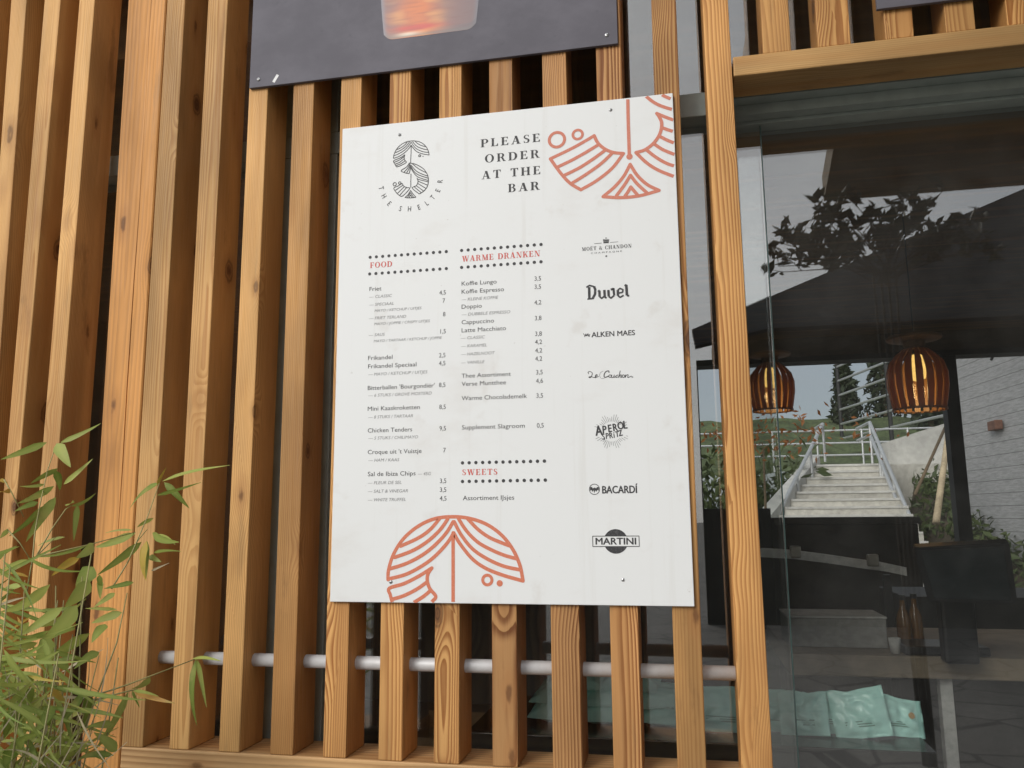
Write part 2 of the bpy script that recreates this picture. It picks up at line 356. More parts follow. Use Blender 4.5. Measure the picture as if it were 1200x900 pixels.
# ------------------------------------------------------------------ building behind: glazing, eaves, room
bldg = thing('cafe_building', 'dark timber cafe interior and eaves behind the slatted facade', 'building', (0, 2.5, 0))
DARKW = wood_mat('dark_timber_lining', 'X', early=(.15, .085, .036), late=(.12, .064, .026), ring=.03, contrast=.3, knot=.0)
SOFF = wood_mat('soffit_boards', 'X', early=(.40, .235, .095), late=(.26, .14, .05), ring=.03, contrast=.5, knot=.2)
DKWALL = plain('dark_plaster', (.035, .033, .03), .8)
zfh = at(1000, 421, 5.2).z
bm = B()
fx0, fx1 = at(812, 500, 5.2).x, at(1117, 440, 5.2).x; fm = at(1131, 605, 5.2).x
box(bm, -4.2, fx0, 5.2, 5.4, 0, 3.3); box(bm, fx0, 4.2, 5.2, 5.4, zfh, 3.3); box(bm, fx0, 4.2, 5.2, 5.4, 0, .5); box(bm, 4.2, 4.4, .26, 5.2, 0, 3.3); box(bm, -4.4, -4.2, .26, 5.4, 0, 3.3)
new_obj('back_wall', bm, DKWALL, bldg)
for xa_, xb_ in ((fm-.05, fm+.05), (fx0+.001, fx0+.06)):
    bm = B(); box(bm, xa_, xb_, 5.22, 5.34, .501, zfh-.001); new_obj('far_window_post', bm, FRAMEB, bldg)
bm = B(); box(bm, -4.6, 4.6, -.05, 5.5, 3.305, 3.46); new_obj('roof', bm, DARKW, bldg)
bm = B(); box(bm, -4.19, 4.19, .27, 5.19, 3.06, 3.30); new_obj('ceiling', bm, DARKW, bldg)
xe = beh(862, 160, 2.0).x
bm = B(); box(bm, xe, 5., -1.62, -.052, 3.38, 3.50); new_obj('eave', bm, SOFF, bldg)
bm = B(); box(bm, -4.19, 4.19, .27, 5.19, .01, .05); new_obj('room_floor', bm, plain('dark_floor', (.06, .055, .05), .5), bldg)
bm = B(); box(bm, at(95, 877, 0).x+.2, 4.4, .14, .24, 0, .93); new_obj('plinth', bm, DKWALL, bldg)

win = thing('window', 'tall fixed glazing with grey metal frame behind the main slats', 'window', (-.9, .2, .95))
bm = B(); xj = SLX[-1][0]+.03
box(bm, -4.2, xj, .15, .26, 2.604, 2.668, .002); new_obj('transom', bm, FRAME, win)
def jamb(name, x0, x1, par, y0=.15, z0=.95, z1=3.3):
    bm = B(); box(bm, x0, x1, y0+.001, .259, z0, 2.603, .002); box(bm, x0, x1, y0+.001, .259, 2.669, z1, .002); return new_obj(name, bm, FRAME, par)
m0, m1 = at(318, 400, .15).x, at(347, 300, .15).x
m2, m3 = at(371, 300, .15).x, at(391.5, 300, .15).x
jamb('mullion', m0, m1, win); jamb('mullion', m2, m3, win)
jamb('mullion', -2.35, -2.29, win)
x1o = (at(890, 150, .2).x+at(935, 900, .2).x)/2; x2o = (at(871, 300, .2).x+at(908, 900, .2).x)/2
for a, b in [(-4.19, -2.36), (-2.28, m0-.002), (m3+.002, x1o)]:
    bm = B(); box(bm, a, b, .2, .208, .95, 2.60); new_obj('pane', bm, GLASS, win)
for a, b in [(-4.19, -2.36), (-2.28, m0-.002), (m3+.002, 4.19)]:
    bm = B(); box(bm, a, b, .2, .208, 2.67, 3.3); new_obj('upper_pane', bm, GLASS, win)
bm = B(); box(bm, -4.19, x1o, .16, .25, .93, .949); new_obj('window_ledge', bm, FRAME, win)

sw = thing('serving_window', 'wide frameless sliding serving window under the timber beam, full of reflections', 'window', (1.3, .23, .95))
bm = B(); box(bm, SLX[-1][1]-.02, 4.19, .112, .26, 2.621, 2.668); box(bm, SLX[-1][1]-.02, 4.19, .15, .185, 2.594, 2.6205); box(bm, SLX[-1][1]-.02, 4.19, .188, .26, 2.586, 2.6205)
new_obj('head_frame', bm, FRAME, sw)
bm = B(); box(bm, x2o, 4.19, .232, .240, .95, 2.585); new_obj('sliding_pane', bm, GLASS, sw)
EDGE = plain('pane_edge', (.10, .16, .15), .2)
bm = B(); box(bm, x1o+.0005, x1o+.0035, .1995, .2085, .95, 2.60); new_obj('pane_edge', bm, EDGE, sw)
bm = B(); box(bm, x2o-.0035, x2o-.0005, .2315, .2405, .95, 2.585); new_obj('pane_edge', bm, EDGE, sw)

# ------------------------------------------------------------------ menu board
YB = -.012
c = [at(400, 151, YB), at(789, 109, YB), at(813, 711, YB), at(388, 705, YB)]
BX0, BX1 = (c[0].x+c[3].x)/2, (c[1].x+c[2].x)/2; BZ1, BZ0 = (c[0].z+c[1].z)/2, (c[2].z+c[3].z)/2
menu = thing('menu_board', 'large white menu board with orange emblems screwed to the slats', 'menu board', ((BX0+BX1)/2, YB, BZ0))
bm = B(); box(bm, BX0, BX1, YB, -.0005, BZ0, BZ1, .0012); new_obj('panel', bm, BOARD, menu, loc=((BX0+BX1)/2, YB, (BZ0+BZ1)/2))

INKY = YB-.0004
class Ink:
    """flat lettering on a board: every piece lies a hair in front of the last"""
    def __init__(s, y=INKY): s.bm = B(); s.k = 0; s.y = y
    def poly(s, pts):
        s.k += 1; y = s.y - .000012*(s.k % 24)
        vs_ = [s.bm.verts.new((p[0], y, p[1])) for p in pts]
        try: f = s.bm.faces.new(vs_)
        except ValueError: return
        if f.normal.y > 0 or True:
            f.normal_update()
            if f.normal.y > 0: f.normal_flip()
    def quadstrip(s, A, Bp):
        s.k += 1; y = s.y - .000012*(s.k % 24)
        va = [s.bm.verts.new((p[0], y, p[1])) for p in A]; vb = [s.bm.verts.new((p[0], y, p[1])) for p in Bp]
        for i in range(len(A)-1):
            f = s.bm.faces.new((va[i], va[i+1], vb[i+1], vb[i])); f.normal_update()
            if f.normal.y > 0: f.normal_flip()
    def disc(s, c, r, n=18): s.poly([(c[0]+r*math.cos(2*math.pi*i/n), c[1]+r*math.sin(2*math.pi*i/n)) for i in range(n)])
    def ring(s, c, r, w, n=28):
        P = lambda q: [(c[0]+q*math.cos(2*math.pi*i/n), c[1]+q*math.sin(2*math.pi*i/n)) for i in range(n+1)]
        s.quadstrip(P(r+w/2), P(r-w/2))
    def stroke(s, pts, w, smooth=True, clip=True, caps=True, w1=None):
        pts = [Vector(p) for p in pts]
        if smooth and len(pts) > 2:
            out = []
            for i in range(len(pts)-1):
                p0, p1, p2, p3 = pts[max(i-1, 0)], pts[i], pts[i+1], pts[min(i+2, len(pts)-1)]
                for t in range(7):
                    t /= 7.; out.append(.5*((2*p1)+(p2-p0)*t+(2*p0-5*p1+4*p2-p3)*t*t+(3*p1-p0-3*p2+p3)*t**3))
            pts = out+[pts[-1]]
        else:
            out = []
            for p, q in zip(pts, pts[1:]): out += [p.lerp(q, k/8) for k in range(8)]
            pts = out+[pts[-1]]
        if clip:
            e = .0006
            runs, cur = [], []
            for p in pts:
                if BX0+e < p.x < BX1-e and BZ0+e < p.y < BZ1-e: cur.append(p)
                elif cur: runs.append(cur); cur = []
            if cur: runs.append(cur)
        else: runs = [pts]
        for run in runs:
            if len(run) < 2: continue
            A, Q = [], []
            for i, p in enumerate(run):
                t = (run[min(i+1, len(run)-1)]-run[max(i-1, 0)])
                if t.length < 1e-9: continue
                t.normalize(); nn = Vector((-t.y, t.x))
                ww = w if w1 is None else w+(w1-w)*abs(2*i/(len(run)-1)-1)
                A.append(p+nn*ww/2); Q.append(p-nn*ww/2)
            if clip:
                for P_ in (A, Q):
                    for p in P_: p.x = min(max(p.x, BX0+.0005), BX1-.0005); p.y = min(max(p.y, BZ0+.0005), BZ1-.0005)
            s.quadstrip(A, Q)
            if caps:
                for p in (run[0], run[-1]):
                    if BX0+w < p.x < BX1-w and BZ0+w < p.y < BZ1-w or not clip: s.disc(p, w/2, 10)
    def build(s, name, mat, parent, label=None): return new_obj(name, s.bm, mat, parent, label=label)
def bp2(o, sc):
    """a reading from an enlargement of the board (origin, scale) turned into board metres"""
    def f(X, Y): p = at(o[0]+X/sc, o[1]+Y/sc, YB); return Vector((p.x, p.z))
    return f
# --- sans lettering from the built-in font
_cache = {}
def sans(txt, shear=0., offset=0., spacing=1.):
    key = (txt, shear, offset, spacing)
    if key in _cache: return _cache[key]
    cu = bpy.data.curves.new('t', 'FONT'); cu.body = txt; cu.size = 1; cu.shear = shear; cu.offset = offset; cu.space_character = spacing; cu.resolution_u = 3
    ob = bpy.data.objects.new('t', cu); COL.objects.link(ob); bpy.context.view_layer.update()
    me = bpy.data.meshes.new_from_object(ob.evaluated_get(bpy.context.evaluated_depsgraph_get()))
    V = [(v.co.x, v.co.y) for v in me.vertices]; F = [tuple(p.vertices) for p in me.polygons]
    bpy.data.objects.remove(ob); bpy.data.curves.remove(cu); bpy.data.meshes.remove(me)
    _cache[key] = (V, F); return V, F
_V, _F = sans('H'); CAP = max(v[1] for v in _V)
def put_sans(ink, txt, l, r, cap, anchor='fit', shear=0., offset=0., spacing=1., rot=0.):
    if offset:
        w = offset*cap*1.5
        for dx, dz in ((-w, 0), (w, 0), (0, w*.6), (0, -w*.6)):
            sh_ = lambda p: None if p is None else Vector((p[0]+dx, p[1]+dz))
            put_sans(ink, txt, sh_(l), sh_(r), cap, anchor, shear, 0., spacing, rot)
        return
    """baseline from l to r (board metres), cap height cap"""
    V, F = sans(txt, shear, offset, spacing)
    x0, x1 = min(v[0] for v in V), max(v[0] for v in V); k = cap/CAP
    if anchor == 'fit': kx = (r[0]-l[0])/(x1-x0); ox = l[0]-x0*kx; oy = (l[1]+r[1])/2
    elif anchor == 'right': kx = k*.92; ox = r[0]-x1*kx; oy = r[1]
    else: kx = k*.74; ox = -(x0+x1)/2*kx; oy = 0
    ink.k += 1; y = ink.y - .000012*(ink.k % 24); vs_ = []
    cr, sr = math.cos(rot), math.sin(rot)
    for v in V:
        X, Z = ox+v[0]*kx, oy+v[1]*k
        if anchor == 'centre': X, Z = l[0]+X*cr-(Z-cap/2)*sr, l[1]+X*sr+(Z-cap/2)*cr
        vs_.append(ink.bm.verts.new((X, y, Z)))
    for f in F:
        try: q = ink.bm.faces.new([vs_[i] for i in f])
        except ValueError: continue
        q.normal_update()
        if q.normal.y > 0: q.normal_flip()
# --- a high-contrast serif alphabet drawn piece by piece (cap height 1)
def G_rect(x0, y0, x1, y1): return ('p', [(x0, y0), (x1, y0), (x1, y1), (x0, y1)])
def G_diag(xb, xt, w, y0=0, y1=1): return ('p', [(xb, y0), (xb+w, y0), (xt+w, y1), (xt, y1)])
def G_arc(cx, cy, rx, ry, ix, iy, a0, a1, dx=0):
    n = 18; A = []; Q = []
    for i in range(n+1):
        t = R(a0+(a1-a0)*i/n); A.append((cx+rx*math.cos(t), cy+ry*math.sin(t))); Q.append((cx+dx+ix*math.cos(t), cy+iy*math.sin(t)))
    return ('s', A, Q)
T, h = .20, .055
def sf(x, y, w=.36): return G_rect(x, y, x+w, y+h)             # serif
stemL = [G_rect(.08, 0, .08+T, 1), sf(0, 0), sf(0, 1-h)]
def tri(a, b, c): return ('p', [a, b, c])
GLY = {
 'P': (.72, stemL+[G_rect(.28, 1-h, .40, 1), G_rect(.28, .45, .40, .45+h), G_arc(.40, .725, .32, .275, .13, .275-h, -90, 90)]),
 'L': (.70, stemL+[G_rect(.28, 0, .66, h), tri((.66, 0), (.66, .32), (.50, h)), G_rect(.63, h, .66, .34)]),
 'E': (.72, stemL+[G_rect(.28, 0, .68, h), G_rect(.28, 1-h, .64, 1), G_rect(.28, .48, .52, .48+h), tri((.68, 0), (.68, .3), (.52, h)), tri((.64, 1), (.64, .72), (.50, 1-h)), G_rect(.49, .38, .53, .64)]),
 'F': (.68, stemL+[G_rect(.28, 1-h, .64, 1), G_rect(.28, .46, .52, .46+h), tri((.64, 1), (.64, .70), (.50, 1-h)), G_rect(.49, .36, .53, .62)]),
 'A': (.86, [G_diag(.08, .38, .06), G_diag(.56, .31, .22), G_rect(.22, .30, .62, .30+h), sf(-.02, 0, .26), sf(.48, 0, .38)]),
 'S': (.60, [G_arc(.30, .74, .26, .26, .10, .21, 60, 270, -.02), G_arc(.30, .28, .28, .28, .10, .22, -120, 90, .0), G_rect(.29, .46, .33, .56), tri((.50, .98), (.52, .68), (.40, .93)), tri((.06, .02), (.04, .34), (.18, .07)), tri((.08, .66), (.22, .44), (.34, .60)), tri((.54, .38), (.3, .62), (.26, .44))]),
 'O': (.90, [G_arc(.45, .5, .44, .52, .23, .465, 0, 360)]),
 'C': (.80, [G_arc(.45, .5, .44, .52, .23, .465, 48, 312), tri((.74, .98), (.76, .62), (.62, .92)), tri((.74, .02), (.76, .34), (.62, .08))]),
 'R': (.84, stemL+[G_rect(.28, 1-h, .40, 1), G_rect(.28, .47, .42, .47+h), G_arc(.40, .735, .30, .265, .11, .265-h, -90, 90), G_diag(.60, .38, .19, 0, .50), sf(.58, 0, .28)]),
 'D': (.86, stemL+[G_rect(.28, 1-h, .40, 1), G_rect(.28, 0, .40, h), G_arc(.40, .5, .44, .5, .22, .5-h, -90, 90)]),
 'T': (.76, [G_rect(.28, 0, .28+T, 1), sf(.18, 0, .40), G_rect(.02, 1-h, .74, 1), tri((.02, 1), (.02, .68), (.16, 1-h)), tri((.74, 1), (.74, .68), (.60, 1-h))]),
 'H': (.92, stemL+[G_rect(.62, 0, .82, 1), sf(.54, 0), sf(.54, 1-h), G_rect(.28, .48, .62, .48+h)]),
 'B': (.76, stemL+[G_rect(.28, 1-h, .40, 1), G_rect(.28, 0, .40, h), G_rect(.28, .5, .40, .5+h), G_arc(.40, .765, .27, .235, .09, .235-h, -90, 90), G_arc(.40, .275, .33, .275, .13, .275-h, -90, 90)]),
 'W': (1.16, [G_diag(.28, .06, .20), G_diag(.32, .52, .06), G_diag(.70, .46, .20), G_diag(.80, 1.04, .06), sf(-.02, 1-h, .34), sf(.42, 1-h, .34), sf(.92, 1-h, .26)]),
 'M': (1.06, [G_rect(.12, 0, .17, 1), G_rect(.76, 0, .96, 1), G_diag(.42, .10, .20), G_diag(.48, .78, .06), sf(.02, 0, .26), sf(.0, 1-h, .2), sf(.68, 0, .36), sf(.82, 1-h, .22)]),
 'N': (.92, [G_rect(.12, 0, .17, 1), G_rect(.74, 0, .79, 1), G_diag(.58, .10, .22), sf(.02, 0, .26), sf(.0, 1-h, .2), sf(.62, 1-h, .3)]),
 'K': (.86, stemL+[G_diag(.26, .66, .06, .38, 1), G_diag(.58, .34, .21, 0, .56), sf(.54, 0, .34), sf(.54, 1-h, .30)]),
 '&': (.86, [G_arc(.36, .76, .22, .24, .10, .20, -20, 250), G_arc(.34, .25, .34, .27, .16, .22, 100, 400), G_diag(.60, .20, .18, 0, .64), sf(.56, 0, .30), G_rect(.60, .46, .84, .46+h)]),
 ' ': (.42, [])}
GLY['Ë'] = (.72, GLY['E'][1]+[G_rect(.18, 1.10, .28, 1.20), G_rect(.42, 1.10, .52, 1.20)])
def put_serif(ink, txt, l, r, cap, gap=.16, bold=1.):
    adv = []; x = 0
    for ch in txt: adv.append(x); x += GLY[ch][0]+gap
    tot = x-gap; kx = (r[0]-l[0])/tot; z0 = (l[1]+r[1])/2
    for ch, a in zip(txt, adv):
        tr = lambda p: (l[0]+(a+p[0])*kx, z0+p[1]*cap)
        for g_ in GLY[ch][1]:
            if g_[0] == 'p': ink.poly([tr(p) for p in g_[1]])
            else: ink.quadstrip([tr(p) for p in g_[1]], [tr(p) for p in g_[2]])

c1 = bp2((390, 100), 4.6154); c2 = bp2((600, 100), 5.4545); c3 = bp2((410, 275), 5.); c4 = bp2((410, 420), 5.)
c5 = bp2((640, 260), 6.6667); c6 = bp2((640, 370), 5.622); c7 = bp2((640, 530), 5.); c8 = bp2((380, 580), 4.6154)
PX = (BX1-BX0)/407.                                   # metres per photo pixel on the board

for t, l, r in [('PLEASE', (800, 335), (1122, 305)), ('ORDER', (822, 418), (1118, 392)), ('AT THE', (806, 508), (1124, 480)), ('BAR', (948, 580), (1118, 563))]:
    ink = Ink(); put_serif(ink, t, c1(*l), c1(*r), 10.2*PX, .26); ink.build('heading_line', INK, menu)

MAIN, SUB, SMALL = 4.9*PX, 3.5*PX, 3.1*PX
def column(cc_rows, part):
    for cf, rows in cc_rows:
        for t, l, r, k in rows:
            ink = Ink()
            if k == 'm': put_sans(ink, t, cf(*l), cf(*r), MAIN)
            elif k == 's': put_sans(ink, t, cf(*l), cf(*r), SUB, shear=.2)
            elif k == 't': put_sans(ink, t, cf(*l), cf(*r), SMALL, shear=.2)
            elif k == 'p': put_sans(ink, t, None, cf(*r), 5.1*PX, 'right')
            ink.build({'m': 'menu_line', 's': 'menu_note', 't': 'menu_note', 'p': 'price'}[k], INKG if k in 'st' else INK, menu)
food3 = [('Friet', (115, 330), (185, 327), 'm'), ('— CLASSIC', (113, 372), (247, 366), 's'), ('— SPECIAAL', (113, 420), (258, 410), 's'),
 ('MAYO / KETCHUP / UITJES', (145, 450), (420, 440), 't'), ('— FRIET TERLAND', (112, 498), (330, 488), 's'), ('MAYO / JOPPIE / CRISPY UITJES', (143, 528), (470, 515), 't'),
 ('— SAUS', (110, 597), (205, 592), 's'), ('MAYO / TARTAAR / KETCHUP / JOPPIE', (140, 630), (540, 612), 't'), ('Frikandel', (107, 735), (250, 728), 'm'),
 ('Frikandel Speciaal', (107, 782), (390, 773), 'm'), ('— MAYO / KETCHUP / UITJES', (107, 826), (455, 814), 's'),
 ('4,5', 0, (562, 350), 'p'), ('7', 0, (558, 398), 'p'), ('8', 0, (560, 478), 'p'), ('1,5', 0, (562, 578), 'p'), ('2,5', 0, (560, 718), 'p'), ('4,5', 0, (560, 765), 'p')]
food4 = [("Bitterballen 'Bourgondiër'", (105, 185), (497, 170), 'm'), ('— 6 STUKS / GROVE MOSTERD', (108, 225), (480, 213), 's'), ('Mini Kaaskroketten', (105, 306), (410, 298), 'm'),
 ('— 8 STUKS / TARTAAR', (108, 353), (370, 345), 's'), ('Chicken Tenders', (105, 434), (365, 428), 'm'), ('— 5 STUKS / CHILIMAYO', (108, 475), (400, 470), 's'),
 ("Croque uit 't Vuistje", (105, 560), (420, 555), 'm'), ('— HAM / KAAS', (108, 606), (290, 602), 's'), ('Sal de Ibiza Chips', (105, 690), (385, 685), 'm'), ('— 45G', (398, 686), (475, 683), 's'),
 ('— FLEUR DE SEL', (105, 738), (303, 735), 's'), ('— SALT & VINEGAR', (105, 787), (340, 785), 's'), ('— WHITE TRUFFEL', (105, 838), (328, 835), 's'),
 ('8,5', 0, (560, 167), 'p'), ('8,5', 0, (562, 296), 'p'), ('9,5', 0, (563, 422), 'p'), ('7', 0, (562, 550), 'p'), ('3,5', 0, (565, 730), 'p'), ('3,5', 0, (565, 782), 'p'), ('4,5', 0, (566, 833), 'p')]
warm3 = [('Koffie Lungo', (655, 297), (860, 288), 'm'), ('Koffie Espresso', (655, 345), (903, 332), 'm'), ('— KLEINE KOFFIE', (655, 388), (870, 376), 's'), ('Doppio', (655, 434), (773, 428), 'm'),
 ('— DUBBELE ESPRESSO', (655, 475), (940, 462), 's'), ('Cappuccino', (655, 525), (845, 515), 'm'), ('Latte Macchiato', (655, 572), (915, 560), 'm'), ('— CLASSIC', (650, 614), (792, 608), 's'),
 ('— KARAMEL', (652, 662), (803, 655), 's'), ('— HAZELNOOT', (652, 710), (850, 700), 's'), ('— VANILLE', (652, 759), (790, 752), 's'), ('Thee Assortiment', (655, 839), (943, 828), 'm'), ('Verse Muntthee', (655, 887), (915, 877), 'm'),
 ('3,5', 0, (1120, 268), 'p'), ('3,5', 0, (1120, 316), 'p'), ('4,2', 0, (1122, 408), 'p'), ('3,8', 0, (1123, 500), 'p'), ('3,8', 0, (1125, 592), 'p'), ('4,2', 0, (1126, 640), 'p'),
 ('4,2', 0, (1127, 690), 'p'), ('4,2', 0, (1127, 738), 'p'), ('3,5', 0, (1130, 818), 'p'), ('4,6', 0, (1132, 868), 'p')]
warm4 = [('Warme Chocolademelk', (655, 245), (1038, 233), 'm'), ('3,5', 0, (1132, 230), 'p'), ('Supplement Slagroom', (657, 415), (1025, 408), 'm'), ('0,5', 0, (1136, 405), 'p')]
column([(c3, food3), (c4, food4), (c3, warm3), (c4, warm4), (c4, [('Assortiment IJsjes', (662, 830), (963, 828), 'm')])], menu)
for cf, a, b in [(c3, (119, 133), (565, 99)), (c3, (116, 230), (565, 199)), (c3, (655, 93), (1120, 57)), (c3, (655, 193), (1120, 158)), (c4, (660, 612), (1140, 602)), (c4, (660, 721), (1145, 713))]:
    A, Bq = cf(*a), cf(*b); zz = (A.y+Bq.y)/2; dots = Ink()
    for i in range(13): dots.disc((A.x+(Bq.x-A.x)*i/12, zz), 1.95*PX, 16)
    dots.build('dotted_rule', INK, menu)
hd = Ink(); put_serif(hd, 'FOOD', c3(118, 195), c3(248, 188), 7.0*PX, .14); hd.build('section_heading', RED, menu)
hd = Ink(); put_serif(hd, 'WARME DRANKEN', c3(657, 158), c3(1115, 127), 7.0*PX, .14); hd.build('section_heading', RED, menu)
hd = Ink(); put_serif(hd, 'SWEETS', c4(658, 683), c4(865, 682), 6.6*PX, .16); hd.build('section_heading', RED, menu)

# --- emblem at the lower edge
up = [[(345, 458), (348, 405), (375, 320), (430, 235), (510, 168), (600, 128), (700, 118), (790, 128), (880, 160), (960, 218), (1020, 295), (1058, 380), (1075, 465)],
 [(700, 205), (735, 265), (800, 345), (870, 395), (960, 432), (1075, 465)], [(703, 145), (740, 215), (800, 290), (880, 345), (970, 385), (1060, 405)],
 [(727, 130), (770, 195), (830, 255), (900, 295), (970, 325), (1040, 345)], [(775, 128), (830, 185), (890, 228), (950, 255), (1008, 277)],
 [(700, 205), (665, 260), (600, 330), (530, 383), (440, 430), (345, 455)], [(697, 145), (660, 205), (600, 270), (530, 325), (445, 370), (360, 398)],
 [(668, 130), (625, 190), (560, 250), (480, 300), (380, 338)], [(622, 130), (575, 185), (510, 232), (412, 277)],
 [(697, 205), (697, 300), (697, 400), (697, 500), (697, 600)]]
band = [[(582, 395), (510, 440), (430, 480), (352, 505), (357, 540), (368, 580)], [(582, 395), (562, 425), (557, 460), (570, 505), (603, 548), (585, 575), (560, 605)],
 [(557, 470), (500, 510), (430, 545), (365, 565)], [(575, 517), (535, 550), (490, 578), (440, 605)]]
em = Ink()
for s_ in up+band: em.stroke([c8(*p) for p in s_], 4.0*PX)
em.ring(c8(882, 460), 24/4.6154*PX, 3.4*PX); em.disc(c8(949, 478), 16/4.6154*PX)
em.build('emblem', ORANGE, menu, 'orange striped umbrella emblem at the lower edge')
# --- emblem in the upper right corner
em = Ink()
low = [[(525, 322), (470, 355), (380, 405), (245, 470)], [(245, 470), (310, 560), (370, 625), (440, 668)], [(440, 668), (540, 610), (640, 530), (712, 436)], [(712, 436), (650, 430), (595, 408), (550, 370), (525, 322)],
 [(555, 378), (470, 430), (380, 480), (292, 522)], [(600, 412), (520, 470), (430, 528), (335, 575)], [(642, 432), (570, 500), (480, 565), (385, 625)],
 [(740, 60), (742, 200), (746, 330), (750, 460)],
 [(755, 505), (715, 580), (655, 650), (582, 712)], [(755, 505), (800, 575), (865, 635), (940, 672)], [(582, 712), (700, 718), (820, 705), (940, 672)],
 [(757, 575), (720, 635), (668, 705)], [(757, 575), (800, 630), (860, 685)], [(759, 650), (742, 680), (722, 708)], [(759, 650), (780, 675), (800, 698)],
 [(792, 430), (850, 412), (905, 370), (945, 310), (957, 245), (940, 200), (925, 180)], [(925, 180), (985, 205), (1060, 232)], [(792, 430), (860, 495), (940, 545), (1060, 592)],
 [(858, 412), (920, 460), (990, 500), (1060, 522)], [(905, 372), (965, 412), (1060, 450)], [(942, 325), (990, 350), (1060, 378)], [(958, 270), (1000, 286), (1060, 303)],
 [(845, 60), (900, 105), (960, 135), (1060, 165)], [(930, 40), (975, 70), (1060, 105)]]
for s_ in low: em.stroke([c2(*p) for p in s_], 3.9*PX)
em.ring(c2(287, 348), 50/5.4545*PX, 3.6*PX); em.ring(c2(420, 315), 31/5.4545*PX, 3.2*PX); em.disc(c2(751, 456), 20/5.4545*PX)
em.build('emblem', SALMON, menu, 'faded orange striped emblem cut by the upper right corner')
# --- the round striped S with its ring of letters
lg = Ink(); wl = .95*PX
A0, A1 = c8(700, 118), c8(1075, 465); T0, T1 = c1(424, 301), c1(521, 377); ks = (T1.x-T0.x)/(A1.x-A0.x); kv = (T1.y-T0.y)/(A1.y-A0.y)
tf = lambda p: Vector((T0.x+(c8(*p).x-A0.x)*ks, T0.y+(c8(*p).y-A0.y)*kv))
for s_ in up[:-1]: lg.stroke([tf(p) for p in s_], wl, caps=False)
lg.stroke([c1(424, 325), c1(423, 370), c1(421, 420)], wl*.9, caps=False)
for s_ in [[(390, 375), (365, 392), (330, 408), (335, 425), (345, 442)], [(390, 375), (386, 390), (390, 405), (397, 417), (372, 432), (345, 442)], [(386, 385), (360, 404), (331, 417)], [(388, 395), (362, 416), (335, 427)], [(392, 407), (368, 424), (340, 435)],
 [(415, 420), (398, 442), (370, 462), (390, 473), (413, 478)], [(418, 424), (405, 448), (385, 470)], [(420, 430), (412, 452), (398, 475)], [(421, 438), (418, 458), (413, 478)],
 [(415, 420), (450, 428), (488, 450), (510, 480), (517, 510), (512, 545), (494, 570), (468, 588)], [(430, 424), (465, 452), (508, 474)], [(422, 430), (458, 468), (515, 492)], [(421, 436), (452, 478), (517, 503)], [(420, 444), (455, 492), (517, 515)],
 [(455, 500), (461, 520), (452, 542), (430, 556), (468, 588)], [(458, 508), (515, 522)], [(460, 518), (512, 540)], [(458, 530), (503, 557)], [(450, 542), (492, 572)], [(441, 550), (480, 582)],
 [(423, 478), (422, 520), (422, 553)],
 [(375, 530), (352, 545), (330, 556), (342, 578), (358, 594), (374, 600), (398, 580), (416, 556), (400, 553), (384, 545), (375, 530)], [(380, 540), (338, 568)], [(388, 547), (350, 584)], [(400, 552), (362, 595)],
 [(421, 568), (408, 590), (390, 607)], [(421, 568), (434, 588), (450, 605)], [(390, 607), (420, 609), (450, 605)], [(421, 580), (404, 606)], [(421, 580), (436, 605)], [(421, 592), (413, 607)], [(421, 592), (428, 606)]]:
    lg.stroke([c1(*p) for p in s_], wl, smooth=len(s_) > 2, caps=False)
for p, r_ in [((335, 535), 9.5), ((362, 528), 7), ((470, 381), 6)]: lg.ring(c1(*p), r_/4.6154*PX, wl)
lg.disc(c1(488, 384), 3/4.6154*PX)
ctr = c1(423, 510)
for ch, p in zip('THESHELTER', [(262, 556), (277, 599), (306, 640), (366, 667), (415, 668), (466, 659), (508, 637), (540, 606), (568, 569), (580, 519)]):
    q = c1(*p); d_ = q-ctr; put_sans(lg, ch, q, None, 6.3*PX, 'centre', rot=math.atan2(d_.y, d_.x)+math.pi/2, offset=.004)
lg.build('logo', flat('charcoal_ink', (.06, .06, .062)), menu, 'round striped S logo ringed by the words THE SHELTER')

# --- column of drinks marks
k_ = Ink(); put_serif(k_, 'MOËT & CHANDON', c5(280, 229), c5(668, 199), 4.3*PX, .16)
put_sans(k_, 'CHAMPAGNE', c5(350, 250), c5(592, 235), 1.7*PX, spacing=1.6)
for X in (448, 458, 468, 478, 489): k_.stroke([c5(468+(X-468)*.75, 164), c5(X, 142)], .9*PX, False); k_.disc(c5(X, 139), .55*PX)
k_.stroke([c5(450, 164), c5(468, 163), c5(486, 162)], 1.1*PX); k_.disc(c5(468, 127), .7*PX); k_.stroke([c5(448, 150), c5(468, 146), c5(489, 148)], .7*PX)
k_.stroke([c5(377, 171), c5(433, 166)], .45*PX, False); k_.stroke([c5(502, 161), c5(562, 156)], .45*PX, False)
ss = c5(470, 268); k_.poly([(ss.x+(1.5 if i % 2 == 0 else .7)*PX*math.sin(i*math.pi/5), ss.y+(1.5 if i % 2 == 0 else .7)*PX*math.cos(i*math.pi/5)) for i in range(10)])
k_.build('drinks_mark', INK, menu, 'small serif champagne mark with a crown')
k_ = Ink()
